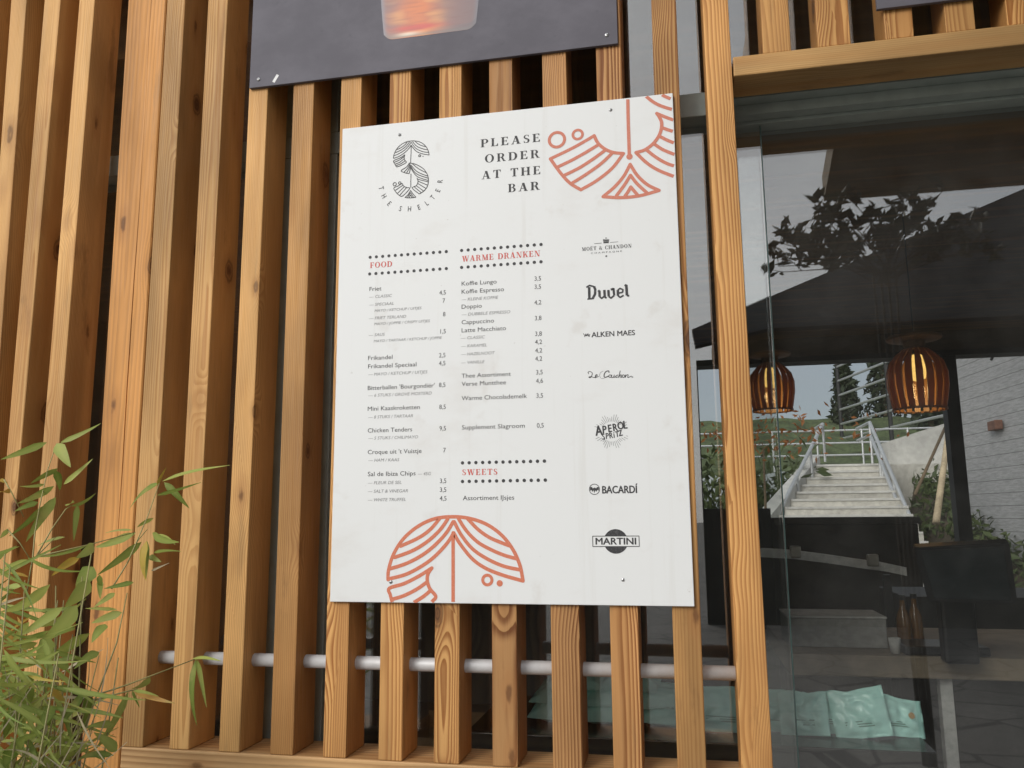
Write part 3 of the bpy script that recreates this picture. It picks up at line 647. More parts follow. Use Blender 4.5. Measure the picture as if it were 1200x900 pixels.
for s_, w in [([(336, 510), (338, 600)], 20), ([(314, 512), (338, 497), (374, 506)], 13), ([(374, 504), (384, 530), (382, 565), (362, 602)], 19), ([(322, 604), (362, 600)], 11), ([(404, 545), (418, 533)], 12),
 ([(416, 538), (418, 585)], 19), ([(418, 585), (434, 598), (452, 584)], 13), ([(455, 532), (458, 588)], 19), ([(458, 588), (472, 596)], 13),
 ([(486, 532), (489, 582)], 19), ([(489, 582), (506, 596), (532, 575)], 13), ([(505, 530), (526, 522), (532, 575)], 17), ([(560, 532), (561, 578)], 19), ([(561, 578), (578, 590), (606, 574)], 12), ([(560, 532), (578, 520), (600, 530), (598, 550), (565, 558)], 12),
 ([(626, 492), (631, 575)], 20), ([(612, 500), (628, 490)], 12), ([(631, 575), (649, 578)], 14)]:
    k_.stroke([c5(*p) for p in s_], w/6.6667*PX, smooth=False, caps=False)
k_.build('drinks_mark', INK, menu, 'heavy blackletter beer mark')
k_ = Ink(); put_sans(k_, 'ALKEN MAES', c6(300, 140), c6(585, 129), 5.7*PX, offset=.022)
for s_ in [[(246, 118), (256, 132), (262, 120), (268, 134), (276, 118), (280, 136), (288, 122)], [(252, 138), (270, 126), (286, 136)]]: k_.stroke([c6(*p) for p in s_], .7*PX)
k_.build('drinks_mark', INK, menu, 'bold capitals ALKEN MAES with a small crest')
k_ = Ink()
for s_, w in [([(280, 382), (276, 372), (290, 368), (304, 378), (300, 396), (290, 408), (281, 404), (296, 402), (322, 409)], 4.5), ([(322, 402), (336, 394), (333, 387), (325, 394), (325, 407), (345, 400)], 4.5),
 ([(352, 396), (362, 412), (384, 414)], 1.8), ([(414, 374), (412, 364), (394, 368), (382, 388), (386, 406), (412, 398)], 6), ([(352, 396), (356, 378), (376, 364)], 1.8),
 ([(433, 390), (430, 406), (444, 404), (449, 389), (446, 406), (456, 402)], 4.5), ([(472, 391), (461, 396), (460, 406), (474, 403)], 4.5), ([(488, 364), (478, 407), (484, 394), (494, 389), (492, 407), (500, 403)], 4.5),
 ([(525, 389), (521, 407), (527, 394), (540, 389), (538, 407), (552, 402), (562, 398)], 4.5)]:
    k_.stroke([c6(*p) for p in s_], w*.62/5.622*PX*1.5)
k_.ring(c6(421, 398), 8/5.622*PX, .8*PX); k_.ring(c6(509, 398), 8/5.622*PX, .8*PX); k_.ring(c6(568, 404), 4/5.622*PX, .35*PX)
k_.build('drinks_mark', INK, menu, 'thin copperplate script wine mark')
k_ = Ink()
for ch, p, cap, rt in zip('APEROL', [(347, 757), (385, 750), (420, 742), (455, 735), (490, 724), (522, 718)], [10.5, 8.4, 8, 8, 8, 8.4], [.10, .06, .10, .14, .16, .06]):
    put_sans(k_, ch, c6(*p), None, cap*PX, 'centre', offset=.03, rot=rt)
for ch, p, rt in zip('SPRiTZ', [(378, 797), (403, 792), (428, 788), (447, 785), (468, 780), (489, 773)], [.1, .05, .12, .1, .12, .2]):
    put_sans(k_, ch, c6(*p), None, 6.2*PX, 'centre', offset=.024, rot=rt)
for i in range(44):
    t = 2*math.pi*i/44; q = lambda rr: c6(432+rr*math.cos(t), 763-rr*math.sin(t)); r1_ = 104+14*math.sin(i*5.1)
    inn = max(66, 108*abs(math.cos(t))**2.)
    if inn < r1_-10: k_.stroke([q(inn), q(r1_)], .32*PX, False, caps=False)
k_.build('drinks_mark', INK, menu, 'hand drawn capitals on a sunburst of fine rays')
k_ = Ink(); put_sans(k_, 'BACARDÍ', c7(330, 240), c7(535, 239), 7.8*PX, offset=.028)
k_.ring(c7(283, 217), 28/5*PX, .7*PX)
k_.poly([c7(*p) for p in [(256, 205), (268, 203), (274, 212), (280, 207), (287, 207), (293, 212), (299, 203), (310, 205), (308, 226), (300, 220), (294, 232), (287, 222), (283, 240), (278, 222), (271, 232), (266, 220), (258, 226)]])
k_.build('drinks_mark', INK, menu, 'bat in a ring beside bold capitals')
k_ = Ink(); put_sans(k_, 'MARTINI', c7(291, 540), c7(527, 540), 6.9*PX, offset=.03)
m = c7(408, 522); rr = 65/5*PX
b0, b1 = c7(408, 491).y, c7(408, 552).y
for sg, zz in ((1, b0), (-1, b1)):
    tt = math.asin(min(1, abs(zz-m.y)/rr)); k_.poly([(m.x+rr*math.cos(tt+(math.pi-2*tt)*i/20), m.y+sg*rr*math.sin(tt+(math.pi-2*tt)*i/20)) for i in range(21)])
l_, r_ = c7(273, 522).x, c7(545, 522).x
for a, b in [((l_, b0), (r_, b0)), ((r_, b0), (r_, b1)), ((r_, b1), (l_, b1)), ((l_, b1), (l_, b0))]: k_.stroke([a, b], .75*PX, False)
k_.build('drinks_mark', INK, menu, 'framed capitals across a dark disc')

def screw(p, par, y, r=.0042):
    bm = B(); lathe(bm, [(0, .0022), (r*.55, .0021), (r, .0006), (r, 0)], (0, 0, 0), 16)
    bmesh.ops.rotate(bm, verts=bm.verts, cent=(0, 0, 0), matrix=Matrix.Rotation(R(90), 3, 'X')); bmesh.ops.translate(bm, verts=bm.verts, vec=(p[0], y, p[1]))
    s0 = B(); del s0
    ob = new_obj('screw', bm, STEEL, par, smooth=True)
    bm = B(); box(bm, p[0]-r*.42, p[0]+r*.42, y-.0026, y-.0022, p[1]-r*.1, p[1]+r*.1); box(bm, p[0]-r*.1, p[0]+r*.1, y-.00255, y-.00215, p[1]-r*.42, p[1]+r*.42)
    sl_ = new_obj('slot', bm, FRAMEB, ob); sl_.location = (0, 0, 0)
for px_, py_ in [(730, 679.4), (458, 682), (468.4, 157.9), (715.5, 128.8)]:
    p = at(px_, py_, YB); screw((p.x, p.z), menu, YB-.0002)

# ------------------------------------------------------------------ dark picture boards
d0, d1, d2 = at(293, 103, YB), at(724, 50, YB), at(295, 0, YB)
zb = (d0.z+d1.z)/2; DX0, DX1 = (d0.x+d2.x)/2, d1.x
dark = thing('picture_board', 'dark slate grey board with a printed iced cocktail glass, above the white menu board', 'picture board', ((DX0+DX1)/2, YB, zb), 'dark picture boards on the slats')
bm = B(); box(bm, DX0, DX1, -.010, -.0005, zb, 3.28, .001); new_obj('panel', bm, SLATE, dark, loc=((DX0+DX1)/2, -.006, zb+.2))
for px_, py_ in [(303, 93), (711, 41)]: p = at(px_, py_, -.01); screw((p.x, p.z), dark, -.0102, .0055)
bm = B(); p = at(323, 92, -.0102); u_ = Vector((.006, .010)); n_ = Vector((.0035, -.002))
bm.faces.new([bm.verts.new((p.x+q.x, -.0104, p.z+q.y)) for q in (u_+n_, u_-n_, -u_-n_, -u_+n_)]); new_obj('sticker_scrap', bm, plain('torn_sticker', (.7, .7, .7)), dark)
# printed cocktail glass: a flat print whose inks vary over it
gt = lambda u, v: at(446+u*117, 44-v*44, -.0104)
me_pts = []
NU, NV = 48, 40
bm = B(); cl = bm.verts.layers.float_color.new('print'); ga = at(445, 40, -.0104); gb = at(563, 32, -.0104); zlow = at(485, 43, -.0104).z; ztop = zlow+.16
def pr(u, v):
    n1 = noise.noise(Vector((u*2.4, v*5, 1.7))); n2 = noise.noise(Vector((u*4, v*9, 5.2))); n3 = noise.noise(Vector((u*5, v*26, 8.)))*.5
    base = Vector((.12, .115, .136)); glow = Vector((.62, .17, .045)); pink = Vector((.24, .125, .115)); hot = Vector((.85, .42, .12)); white = Vector((.9, .82, .65))
    a = math.exp(-((u-.36)/.22)**2); c_ = pink.lerp(glow, min(1, max(0, a*1.0+n1*.5)))
    c_ = c_.lerp(hot, min(1, max(0, (n2+.1)*1.4*a))); c_ = c_.lerp(Vector((.55, .07, .05)), max(0, min(1, 1.6*math.exp(-((v-.16)/.05)**2)*a)))
    c_ = c_.lerp(Vector((.22, .07, .05)), max(0, min(1, n3*1.1)))
    c_ = c_.lerp(white, math.exp(-((u-.27)/.12)**2-((v-.055)/.03)**2))
    c_ = c_.lerp(Vector((.20, .17, .14)), math.exp(-((v-.03)/.025)**2)*.7)
    edge = min(u/.05, (1-u)/.05, 1); c_ = c_.lerp(base*1.7, max(0, 1-edge)); c_ = c_.lerp(base, max(0, .55*(u-.62)/.38+.25*(v < .12)))
    return c_
rows = []
for j in range(NV+1):
    v = j/NV; row = []
    for i in range(NU+1):
        u = i/NU; inset = .028*(1-v)**1.5; rnd_ = max(0, (abs(u-.5)-.40)/.10); zz = zlow+v*(ztop-zlow)+(.016*rnd_**2)*(1-v)
        x = ga.x+inset*.4+(gb.x-ga.x-inset*.8)*u
        vv = bm.verts.new((x, -.0104, zz)); q = pr(u, v); vv[cl] = (q.x, q.y, q.z, 1); row.append(vv)
    rows.append(row)
for a, b in zip(rows, rows[1:]):
    for i in range(NU): bm.faces.new((a[i], a[i+1], b[i+1], b[i]))
g = NG('cocktail_print'); a_ = g.n('Attribute'); a_.attribute_name = 'print'; g.bsdf(a_.outputs['Color'], .42)
new_obj('printed_glass', bm, g.m, dark, label='printed picture of an orange iced drink')
e0, e1 = at(1028, 10, YB), at(1112, 0, YB)
dark2 = thing('picture_board', 'corner of a plain dark board on the short slats over the serving window', 'picture board', (1., YB, e0.z), 'dark picture boards on the slats')
bm = B(); box(bm, e0.x, e0.x+.92, -.010, -.0005, (e0.z+e1.z)/2, 3.28, .001); new_obj('panel', bm, SLATE, dark2, loc=(e0.x+.4, -.006, 3.0))

# ------------------------------------------------------------------ inside the serving window
def amber():
    g = NG('amber_slats'); n = g.noise(g.scale(obj_coord(g), (40, 40, 6)), 1, 4); col = g.mix(n, C4(.30, .16, .055), C4(.20, .095, .03))
    q = g.bsdf(col, .35); t = g.n('BsdfTranslucent'); g.l(g.mix(1., col, C4(1.6, 1.3, .8), 'MULTIPLY'), t.inputs[0]); ms = g.n('MixShader'); ms.inputs[0].default_value = .35
    g.l(q.outputs[0], ms.inputs[1]); g.l(t.outputs[0], ms.inputs[2]); g.l(ms.outputs[0], g.out.inputs[0]); return g.m
def pendant(px_, py_, y, label, sc):
    c_ = at(px_, py_, y); t = thing('pendant_lamp', label, 'lamp', c_, 'slatted pendant lamps')
    AMB = bpy.data.materials.get('amber_slats') or amber()
    n = 18; bm = B()
    prof = [(.055, .125), (.085, .10), (.118, .06), (.132, .01), (.132, -.05), (.122, -.11), (.112, -.16)]
    for k in range(n):
        a = 2*math.pi*k/n; w = .34*2*math.pi/n
        vs_ = []
        for r_, z_ in prof:
            vs_.append([bm.verts.new(c_+Vector((rr_*sc*math.cos(a+da), rr_*sc*math.sin(a+da), z_*sc))) for rr_, da in ((r_, -w), (r_, w), (r_-.008, w), (r_-.008, -w))])
        for A, Q in zip(vs_, vs_[1:]):
            for i in range(4): bm.faces.new((A[i], A[(i+1) % 4], Q[(i+1) % 4], Q[i]))
    bmesh.ops.recalc_face_normals(bm, faces=bm.faces); new_obj('shade', bm, AMB, t)
    bm = B(); lathe(bm, [(0, .185), (.118, .185), (.122, .178), (.118, .170), (.05, .160), (.045, .13), (.058, .122), (0, .122)], c_, 32)
    for v in bm.verts: v.co = c_+(v.co-c_)*sc
    new_obj('cap', bm, plain('brown_cap', (.12, .06, .022), .6), t, smooth=False)
    bm = B(); lathe(bm, [(.112, -.165), (.118, -.165), (.118, -.155), (.112, -.155), (.112, -.165)], c_, 32)
    for v in bm.verts: v.co = c_+(v.co-c_)*sc
    new_obj('ring', bm, AMB, t)
    bm = B(); tube(bm, [c_+Vector((0, 0, .18*sc)), (c_.x, c_.y, 3.06)], .0035, 8); new_obj('cord', bm, FRAMEB, t)
    bm = B(); lathe(bm, [(.0, .10), (.028, .095), (.036, .06), (.042, .02), (.036, -.015), (.0, -.03)], c_, 20)
    for v in bm.verts: v.co = c_+(v.co-c_)*sc
    bo = new_obj('bulb', bm, emit('warm_bulb', (1., .60, .16), 1.5), t, smooth=True)
    ld = bpy.data.lights.new('bulb_light', 'POINT'); ld.energy = 1.6; ld.color = (1, .62, .25); ld.shadow_soft_size = .04
    lo = bpy.data.objects.new('bulb_light', ld); COL.objects.link(lo); lo.location = (0, 0, -.075); lo.parent = t
    bm = B(); lathe(bm, [(.0, .125), (.018, .125), (.018, .101), (0, .101)], c_, 16)
    for v in bm.verts: v.co = c_+(v.co-c_)*sc
    new_obj('socket', bm, FRAMEB, t)
pendant(1074.5, 440, 2.3, 'amber slatted pendant lamp with glowing bulb, the one on the right with the long cord', 1.02)
pendant(904, 450, 3.3, 'amber slatted pendant lamp partly behind the right hand pine slat', 1.02)

BLK = plain('black_plastic', (.012, .012, .013), .35)
zc = at(1000, 862, .47).z
ct = thing('counter_box', 'black box counter inside the glass under the mint packets', 'counter', (.3, .5, 0))
bm = B(); box(bm, at(560, 862, .47).x, at(1081, 862, .47).x, .34, .80, .05, zc, .003); new_obj('body', bm, plain('black_counter', (.02, .02, .02), .25), ct)
# mint green snack packets
MINT = plain('mint_foil', (.50, .86, .79), .27, 0, .06, 18, .1)
MINTD = plain('mint_print', (.17, .34, .29), .5); GOLD = plain('gold_seal', (.42, .27, .10), .4)
def packet(pos, w, hgt, rz, rx, label, lie=False, seal=None, ry=0.):
    """pos: middle of the lower edge; rx leans it back; lie: on its back"""
    t = thing('snack_packet', label, 'snack packet', pos, 'mint green snack packets behind the glass')
    bm = B(); NX, NY = 22, 26; th = .048 if lie else .026; sd_ = random.random()*50
    def P(u, v, sgn):
        e = min(1, (1-abs(2*u-1)**2.4)*1.25) * max(0, min(1, min(v-.07, .93-v)/.22))**.55 if .07 < v < .93 else 0
        cr = .012*(.35-abs(noise.noise(Vector((u*2.6+v*1.5, v*2.4-u, sd_+sgn))))) + .006*(.3-abs(noise.noise(Vector((u*6, v*5, sd_+3*sgn)))))
        cx = .0015*math.sin(u*70) if e == 0 else 0
        return Vector(((u-.5)*w*(1-.04*e), -sgn*(th*.5*e)+cr*(.4+e)+cx-sgn*.0005, v*hgt+.012*noise.noise(Vector((u*2.5, sd_, 1)))*v))
    gr = {}
    for sgn in (1, -1):
        for j in range(NY+1):
            for i in range(NX+1): gr[sgn, i, j] = bm.verts.new(P(i/NX, j/NY, sgn))
        for j in range(NY):
            for i in range(NX):
                q = [gr[sgn, i, j], gr[sgn, i+1, j], gr[sgn, i+1, j+1], gr[sgn, i, j+1]]; bm.faces.new(q if sgn == 1 else q[::-1])
    for j in range(NY):
        bm.faces.new((gr[1, 0, j], gr[1, 0, j+1], gr[-1, 0, j+1], gr[-1, 0, j])); bm.faces.new((gr[1, NX, j+1], gr[1, NX, j], gr[-1, NX, j], gr[-1, NX, j+1]))
    for i in range(NX):
        bm.faces.new((gr[1, i+1, 0], gr[1, i, 0], gr[-1, i, 0], gr[-1, i+1, 0])); bm.faces.new((gr[1, i, NY], gr[1, i+1, NY], gr[-1, i+1, NY], gr[-1, i, NY]))
    rot = Matrix.Rotation(rz, 3, 'Z') @ Matrix.Rotation(ry, 3, 'Y') @ Matrix.Rotation(rx, 3, 'X')
    b2 = None
    if seal:
        b2 = B(); n = 16; su, sv = seal; cc_ = P(su, sv, 1)
        b2.faces.new([b2.verts.new((cc_.x+.008*math.cos(2*math.pi*k/n), cc_.y-.0035, cc_.z+.008*math.sin(2*math.pi*k/n))) for k in range(n)][::-1])
        for v in b2.verts: v.co = rot @ v.co + Vector(pos)
    b3 = B()
    for k in range(3):
        za = .22+.05*k; q0 = P(.2, za, 1); q1 = P(.78, za, 1); mid = P(.5, za, 1).y-.0022
        vs_ = [b3.verts.new(p_) for p_ in [(q0.x, mid, q0.z), (q1.x*.8, mid, q0.z), (q1.x*.8, mid, q0.z+.003), (q0.x, mid, q0.z+.003)]]; b3.faces.new(vs_)
    for b_ in (bm, b3):
        for v in b_.verts: v.co = rot @ v.co + Vector(pos)
    new_obj('pouch', bm, MINT, t, smooth=True)
    if not lie: new_obj('print_lines', b3, MINTD, t)
    else: b3.free()
    if b2: new_obj('seal', b2, GOLD, t)
row = [(847, 857, .150, .118, .10, -.25, 'mint snack packet between the last two pine slats, front row, half covered', None, .04),
 (908, 858, .135, .105, .25, -.34, 'mint snack packet just right of the rightmost pine slat, behind the pane edge', None, .10),
 (944, 861, .120, .105, -.15, -.28, 'mint snack packet standing second from the pane edge, upright', None, -.05),
 (974, 863, .125, .098, .2, -.30, 'mint snack packet with a gold seal, left of the tilted one', (.75, .35), .06),
 (1014, 864, .135, .118, -.12, -.24, 'tallest mint snack packet, tilted, second from the right end', None, -.16),
 (1057, 864, .120, .092, .18, -.38, 'rightmost mint snack packet with a round brown gold seal near its corner', (.72, .55), .10)]
for i, (px_, py_, w_, h_, rz, rx, lab, se, ry) in enumerate(row):
    p = at(px_, py_, .44+.03*(i % 2)); p.z = zc+.002; packet(p, w_, h_, rz, rx, lab, False, se, ry)
lab = ['lowest mint packet lying flat at the left end of the stack behind the slats', 'lowest mint packet lying flat in the middle of the stack behind the slats', 'lowest mint packet lying flat at the right of the stack behind the slats',
 'mint packet lying second up at the left of the stack behind the slats', 'mint packet lying second up at the middle of the stack behind the slats', 'mint packet lying second up at the right of the stack behind the slats',
 'topmost mint packet at the left of the lying stack behind the slats', 'topmost mint packet at the right of the lying stack behind the slats']
st = [(650, 0), (712, 0), (778, 0), (650, 1), (718, 1), (782, 1), (672, 2), (732, 2)]
for (px_, lv), lb in zip(st, lab):
    p = at(px_, 840, .42); p.z = zc+.016+.036*lv; p.y = .44+.02*lv; packet(p, .165, .13, random.uniform(-.25, .25), R(-74), lb, True)

WHT = plain('white_laminate', (.62, .62, .60), .5)
TAB = plain('worn_table_wood', (.30, .24, .17), .6, 0, .15, 12)
tb = thing('work_table', 'wooden work table with a pale square leg inside the serving window', 'table', at(1150, 790, 1.15))
yt = 1.15; zt0, zt1 = at(1100, 796, yt).z, at(1100, 770, yt).z
bm = B(); box(bm, at(925, 780, yt).x, 3.4, yt, yt+.75, zt0, zt1, .004); new_obj('table_top', bm, TAB, tb)
lx0, lx1 = at(1104, 830, yt+.05).x, at(1119, 830, yt+.05).x
bm = B(); box(bm, lx0, lx1, yt+.05, yt+.09, .05, zt0-.001, .002); new_obj('leg', bm, WHT, tb)
bm = B(); box(bm, 3.2, 3.24, yt+.05, yt+.09, .05, zt0-.001, .002); new_obj('leg', bm, WHT, tb)
bm = B(); x0 = at(905, 750, yt).x; box(bm, x0-.45, x0-.4, yt+.05, yt+.09, .05, zt0-.001, .002); 
bm.free()
# till
mo = thing('till_screen', 'black till screen tilted back on a stand at the right of the serving window', 'till', at(1130, 740, 1.0))
ym = .95; q = [at(1070, 642, ym), at(1183, 636, ym+.02), at(1193, 709, ym-.10), at(1088, 706, ym-.12)]
bm = B(); prism(bm, q, (.01, .045, .012)); bmesh.ops.bevel(bm, geom=bm.edges[:], offset=.004, segments=2, affect='EDGES'); new_obj('screen_body', bm, BLK, mo)
cq = sum(q, Vector())/4; bm = B(); qq = [cq+(p-cq)*.86+Vector((0, -.0035, 0)) for p in q]; bm.faces.new([bm.verts.new(p) for p in qq][::-1])
new_obj('screen_face', bm, plain('dark_screen', (.02, .024, .026), .12), mo)
bm = B(); box(bm, cq.x-.05, cq.x+.05, ym+.06, ym+.12, zt1, cq.z-.02, .01); box(bm, cq.x-.13, cq.x+.13, ym+.215, ym+.40, zt1+.001, zt1+.03, .006); new_obj('stand', bm, BLK, mo)
bm = B(); box(bm, cq.x-.05, cq.x-.03, ym-.0, ym+.03, zt1, zt1+.02, .003)
bm.free()
# white tray / box and cups on the table
wb = thing('white_box', 'low white carton standing on the work table inside the serving window', 'box', at(990, 765, 1.25))
p0, p1 = at(925, 770, 1.3), at(1042, 770, 1.3); bm = B(); box(bm, p0.x, p1.x, 1.3, 1.52, zt1+.001, zt1+.10, .004); new_obj('carton', bm, plain('dull_card', (.36, .355, .34), .7), wb)
bm = B(); box(bm, p0.x-.003, p1.x+.003, 1.297, 1.523, zt1+.101, zt1+.108, .002); new_obj('lid', bm, WHT, wb)
# curved white shelf with two clips
sh = thing('curved_shelf', 'narrow curved white shelf carrying two ticket clips inside the serving window', 'shelf', at(980, 665, 1.9))
bm = B(); arc = [at(x, y, 1.85+.02*i) for i, (x, y) in enumerate([(862, 652), (893, 653), (930, 655), (970, 660), (1010, 666), (1040, 670), (1063, 675)])]
for a, b in zip(arc, arc[1:]):
    hexa(bm, [a, b, b+Vector((0, .12, 0)), a+Vector((0, .12, 0))], [p+Vector((0, 0, .035)) for p in (a, b, b+Vector((0, .12, 0)), a+Vector((0, .12, 0)))])
new_obj('board', bm, plain('white_shelf', (.75, .75, .73), .5), sh)
bm = B(); box(bm, arc[0].x+.05, arc[0].x+.08, 1.93, 1.96, zt1, arc[0].z); box(bm, arc[-1].x-.08, arc[-1].x-.05, 2.03, 2.06, zt1*.2, arc[-1].z); new_obj('support', bm, BLK, sh)
for i, (a, py_) in enumerate([(933, 654), (1024, 664)]):
    p = at(a, py_, 1.87); bm = B(); box(bm, p.x-.022, p.x+.022, p.y-.004, p.y+.03, p.z+.0, p.z+.05, .006); new_obj('clip', bm, plain('clip_metal', (.4, .38, .33), .35, .6), sh)
AMBG = plain('amber_glass', (.16, .075, .02), .2)
for k, (px_, lab_) in enumerate([(1062, 'amber bottle on the work table left of the till, the nearer of two'), (1076, 'amber bottle on the work table close to the till stand')]):
    p = at(px_, 768, 1.35+.06*k); bm = B(); lathe(bm, [(0, 0), (.022, 0), (.024, .006), (.024, .095), (.018, .115), (.009, .135), (.009, .16), (0, .16)], (0, 0, 0), 16)
    for v in bm.verts: v.co += Vector((p.x, p.y, zt1+.001))
    bt = thing('bottle', lab_, 'bottle', (p.x, p.y, zt1), 'amber bottles by the till'); new_obj('glass_body', bm, AMBG, bt, smooth=True)
    bm = B(); lathe(bm, [(0, .161), (.011, .161), (.011, .178), (0, .178)], (0, 0, 0), 14)
    for v in bm.verts: v.co += Vector((p.x, p.y, zt1+.001))
    new_obj('cap', bm, BLK, bt)
p = at(1140, 752, 1.2); bm = B(); box(bm, p.x-.03, p.x+.03, 1.19, 1.30, zt1+.001, zt1+.022, .006); tm = thing('card_terminal', 'small grey card terminal on the work table below the till screen', 'card terminal', (p.x, 1.25, zt1)); new_obj('body', bm, plain('grey_plastic', (.10, .10, .10), .4), tm)
bm = B(); box(bm, p.x-.022, p.x+.022, 1.25, 1.29, zt1+.0225, zt1+.0245); new_obj('display', bm, plain('pale_display', (.5, .52, .5), .3), tm)
p = at(1055, 768, 1.18); bm = B(); lathe(bm, [(0, 0), (.014, 0), (.02, .05), (.0185, .05), (.013, .004), (0, .004)], (0, 0, 0), 18)
for v in bm.verts: v.co += Vector((p.x-.01, 1.2, zt1+.001))
tag(new_obj('espresso_cup', bm, WHT, None, loc=(p.x-.01, 1.2, zt1), smooth=True), 'tiny white cup on the work table in front of the amber bottles', 'cup')
# dark fittings at the back of the room
bc = thing('back_cabinet', 'dark cabinet at eye height before the far window, below the steps', 'cabinet', (at(1000, 640, 4.5).x, 4.6, .05))
zq = at(1000, 606, 4.5).z; bm = B(); box(bm, at(912, 640, 4.5).x, at(1078, 640, 4.5).x, 4.5, 5.1, .051, zq-.05, .004); new_obj('body', bm, plain('dark_cabinet', (.04, .034, .028), .5, 0, .3, 6), bc)
bm = B(); box(bm, at(908, 640, 4.5).x, at(1080, 640, 4.5).x, 4.47, 5.12, zq-.049, zq, .004); new_obj('cabinet_top', bm, plain('cabinet_top', (.05, .045, .04), .4), bc)
bm = B(); box(bm, at(700, 640, 4.5).x, at(908, 640, 4.5).x-.01, 4.55, 5.1, .051, at(850, 596, 4.5).z, .004)
tag(new_obj('dark_fridge', bm, BLK, None, loc=(0, 4.8, .05)), 'black fridge front left of the eye height cabinet, dim between the slats', 'fridge')
bm = B(); box(bm, at(1062, 700, 2.6).x, 4.1, 2.6, 3.2, .051, at(1150, 700, 2.6).z, .006)
tag(new_obj('bar_unit', bm, plain('dark_bar', (.02, .019, .018), .45), None, loc=(2.4, 2.9, .05)), 'dark bar unit behind the till screen at the right', 'bar')
# cardboard carton and round loaf behind the slats
p = at(520, 872, .5); cb = thing('cardboard_box', 'open brown cardboard box low behind the slats, under the menu board', 'box', (p.x, .5, zc))
p1 = at(490, 860, .5).x; p2 = at(575, 860, .5).x; CARD = plain('cardboard', (.34, .22, .12), .8)
bm = B(); box(bm, p1, p2, .38, .60, zc-.09, zc-.088); box(bm, p1, p2, .598, .60, zc-.088, zc-.01); box(bm, p1, p2, .38, .382, zc-.088, zc-.03); box(bm, p1, p1+.002, .3825, .5975, zc-.088, zc-.02); box(bm, p2-.002, p2, .3825, .5975, zc-.088, zc-.02)
new_obj('carton', bm, CARD, cb)
sb = thing('side_table', 'dark low side table holding the cardboard box behind the slats', 'table', (p1, .5, .05))
bm = B(); box(bm, p1-.35, p2+.0, .34, .66, zc-.12, zc-.0915); new_obj('table_top', bm, BLK, sb)
for x_ in (p1-.33, p2-.04):
    bm = B(); box(bm, x_, x_+.03, .4, .43, .05, zc-.1215); new_obj('leg', bm, BLK, sb)
p = at(491, 832, .55); bm = B(); bmesh.ops.create_uvsphere(bm, u_segments=20, v_segments=14, radius=.033)
for v in bm.verts: v.co.z *= .9; v.co += Vector((p1-.05, .5, zc-.0605))
tag(new_obj('bread_roll', bm, plain('brown_crust', (.35, .13, .04), .6), None, loc=(p1-.05, .5, zc-.06), smooth=True), 'small round orange brown roll beside the cardboard box behind the slats', 'bread roll')

# ------------------------------------------------------------------ the view through the far window, and what the glass reflects of the square in front
CONC = plain('pale_concrete', (.58, .57, .54), .85, 0, .10, 8, .3)
CONCD = plain('stair_concrete', (.55, .53, .48), .85, 0, .15, 10, .3)
RAIL = plain('galvanised_rail', (.62, .63, .64), .35, .6, .05)
# stairs climbing away from the facade
yN, yF = 13.1, 15.3
b0, b1, t0, t1 = at(920, 605, yN), at(1066, 605, yN), at(962, 545, yF), at(1034, 545, yF); ztop = (t0.z+t1.z)/2; xl, xr = t0.x, t1.x
stairs = thing('staircase', 'broad pale concrete steps with steel handrails, seen through the far window', 'staircase', ((b0.x+b1.x)/2, yN, 0))
NS = 7; rise = (ztop-1.6)/NS; tread = (yF-yN)/NS
def edge(y): f = (y-yN)/(yF-yN); return b0.x+(t0.x-b0.x)*f, b1.x+(t1.x-b1.x)*f
bm, bn = B(), B()
for i in range(-9, NS):
    y0, y1, z1 = yN+i*tread, yN+(i+1)*tread-.0005, 1.6+(i+1)*rise; l0, r0 = edge(y0); l1, r1_ = edge(y1)
    hexa(bm, [(l0, y0, 0), (r0, y0, 0), (r1_, y1, 0), (l1, y1, 0)], [(l0, y0, z1), (r0, y0, z1), (r1_, y1, z1), (l1, y1, z1)])
    hexa(bn, [(l0+.01, y0-.02, z1-.035), (r0-.01, y0-.02, z1-.035), (r0-.01, y0-.003, z1-.035), (l0+.01, y0-.003, z1-.035)], [(l0+.01, y0-.02, z1+.004), (r0-.01, y0-.02, z1+.004), (r0-.01, y0-.003, z1+.004), (l0+.01, y0-.003, z1+.004)])
box(bm, xl-.3, xr+6.0, yF+.001, yF+3, 0, ztop-.001)
new_obj('steps', bm, CONCD, stairs); new_obj('nosing', bn, CONC, stairs)
bm = B(); ya = yN-1; l0 = edge(ya)[0]
hexa(bm, [(l0-.26, ya, 0), (l0-.01, ya, 0), (xl-.01, yF, 0), (xl-.2, yF, 0)], [(l0-.26, ya, 1.45), (l0-.01, ya, 1.45), (xl-.01, yF, ztop+.2), (xl-.2, yF, ztop+.2)])
new_obj('side_wall', bm, CONC, stairs)
for P0, P1, dz in ((at(917, 592, yN), at(964, 497, yF), 0), (at(1064, 600, yN), at(1019, 495, yF), 0), (at(1056, 600, yN+.2), at(1020, 510, yF), 0)):
    bm = B(); d_ = (P1-P0)*.35; tube(bm, [P0-d_, P1, P1+Vector((0, 1.2, 0))], .035, 8)
    for k in range(4):
        q = P0.lerp(P1, k/3); tube(bm, [(q.x, q.y, q.z-(.2+.55*k/3)), q], .025, 8)
    new_obj('handrail', bm, RAIL, stairs)
yF2 = yF; yF = yF+.3
# landing rail
lr = thing('guard_rail', 'steel guard rail along the landing above the steps seen through the far window', 'railing', (0, yF2+2.2, ztop))
bm = B()
for z_ in (.35, .62, .9): tube(bm, [(xl-3.5, yF2+2.2, ztop+z_), (xr+3, yF2+2.2, ztop+z_)], .02, 8)
for k in range(9): tube(bm, [(xl-3.5+k*.95, yF2+2.2, ztop), (xl-3.5+k*.95, yF2+2.2, ztop+.92)], .022, 8)
new_obj('rails', bm, RAIL, lr)
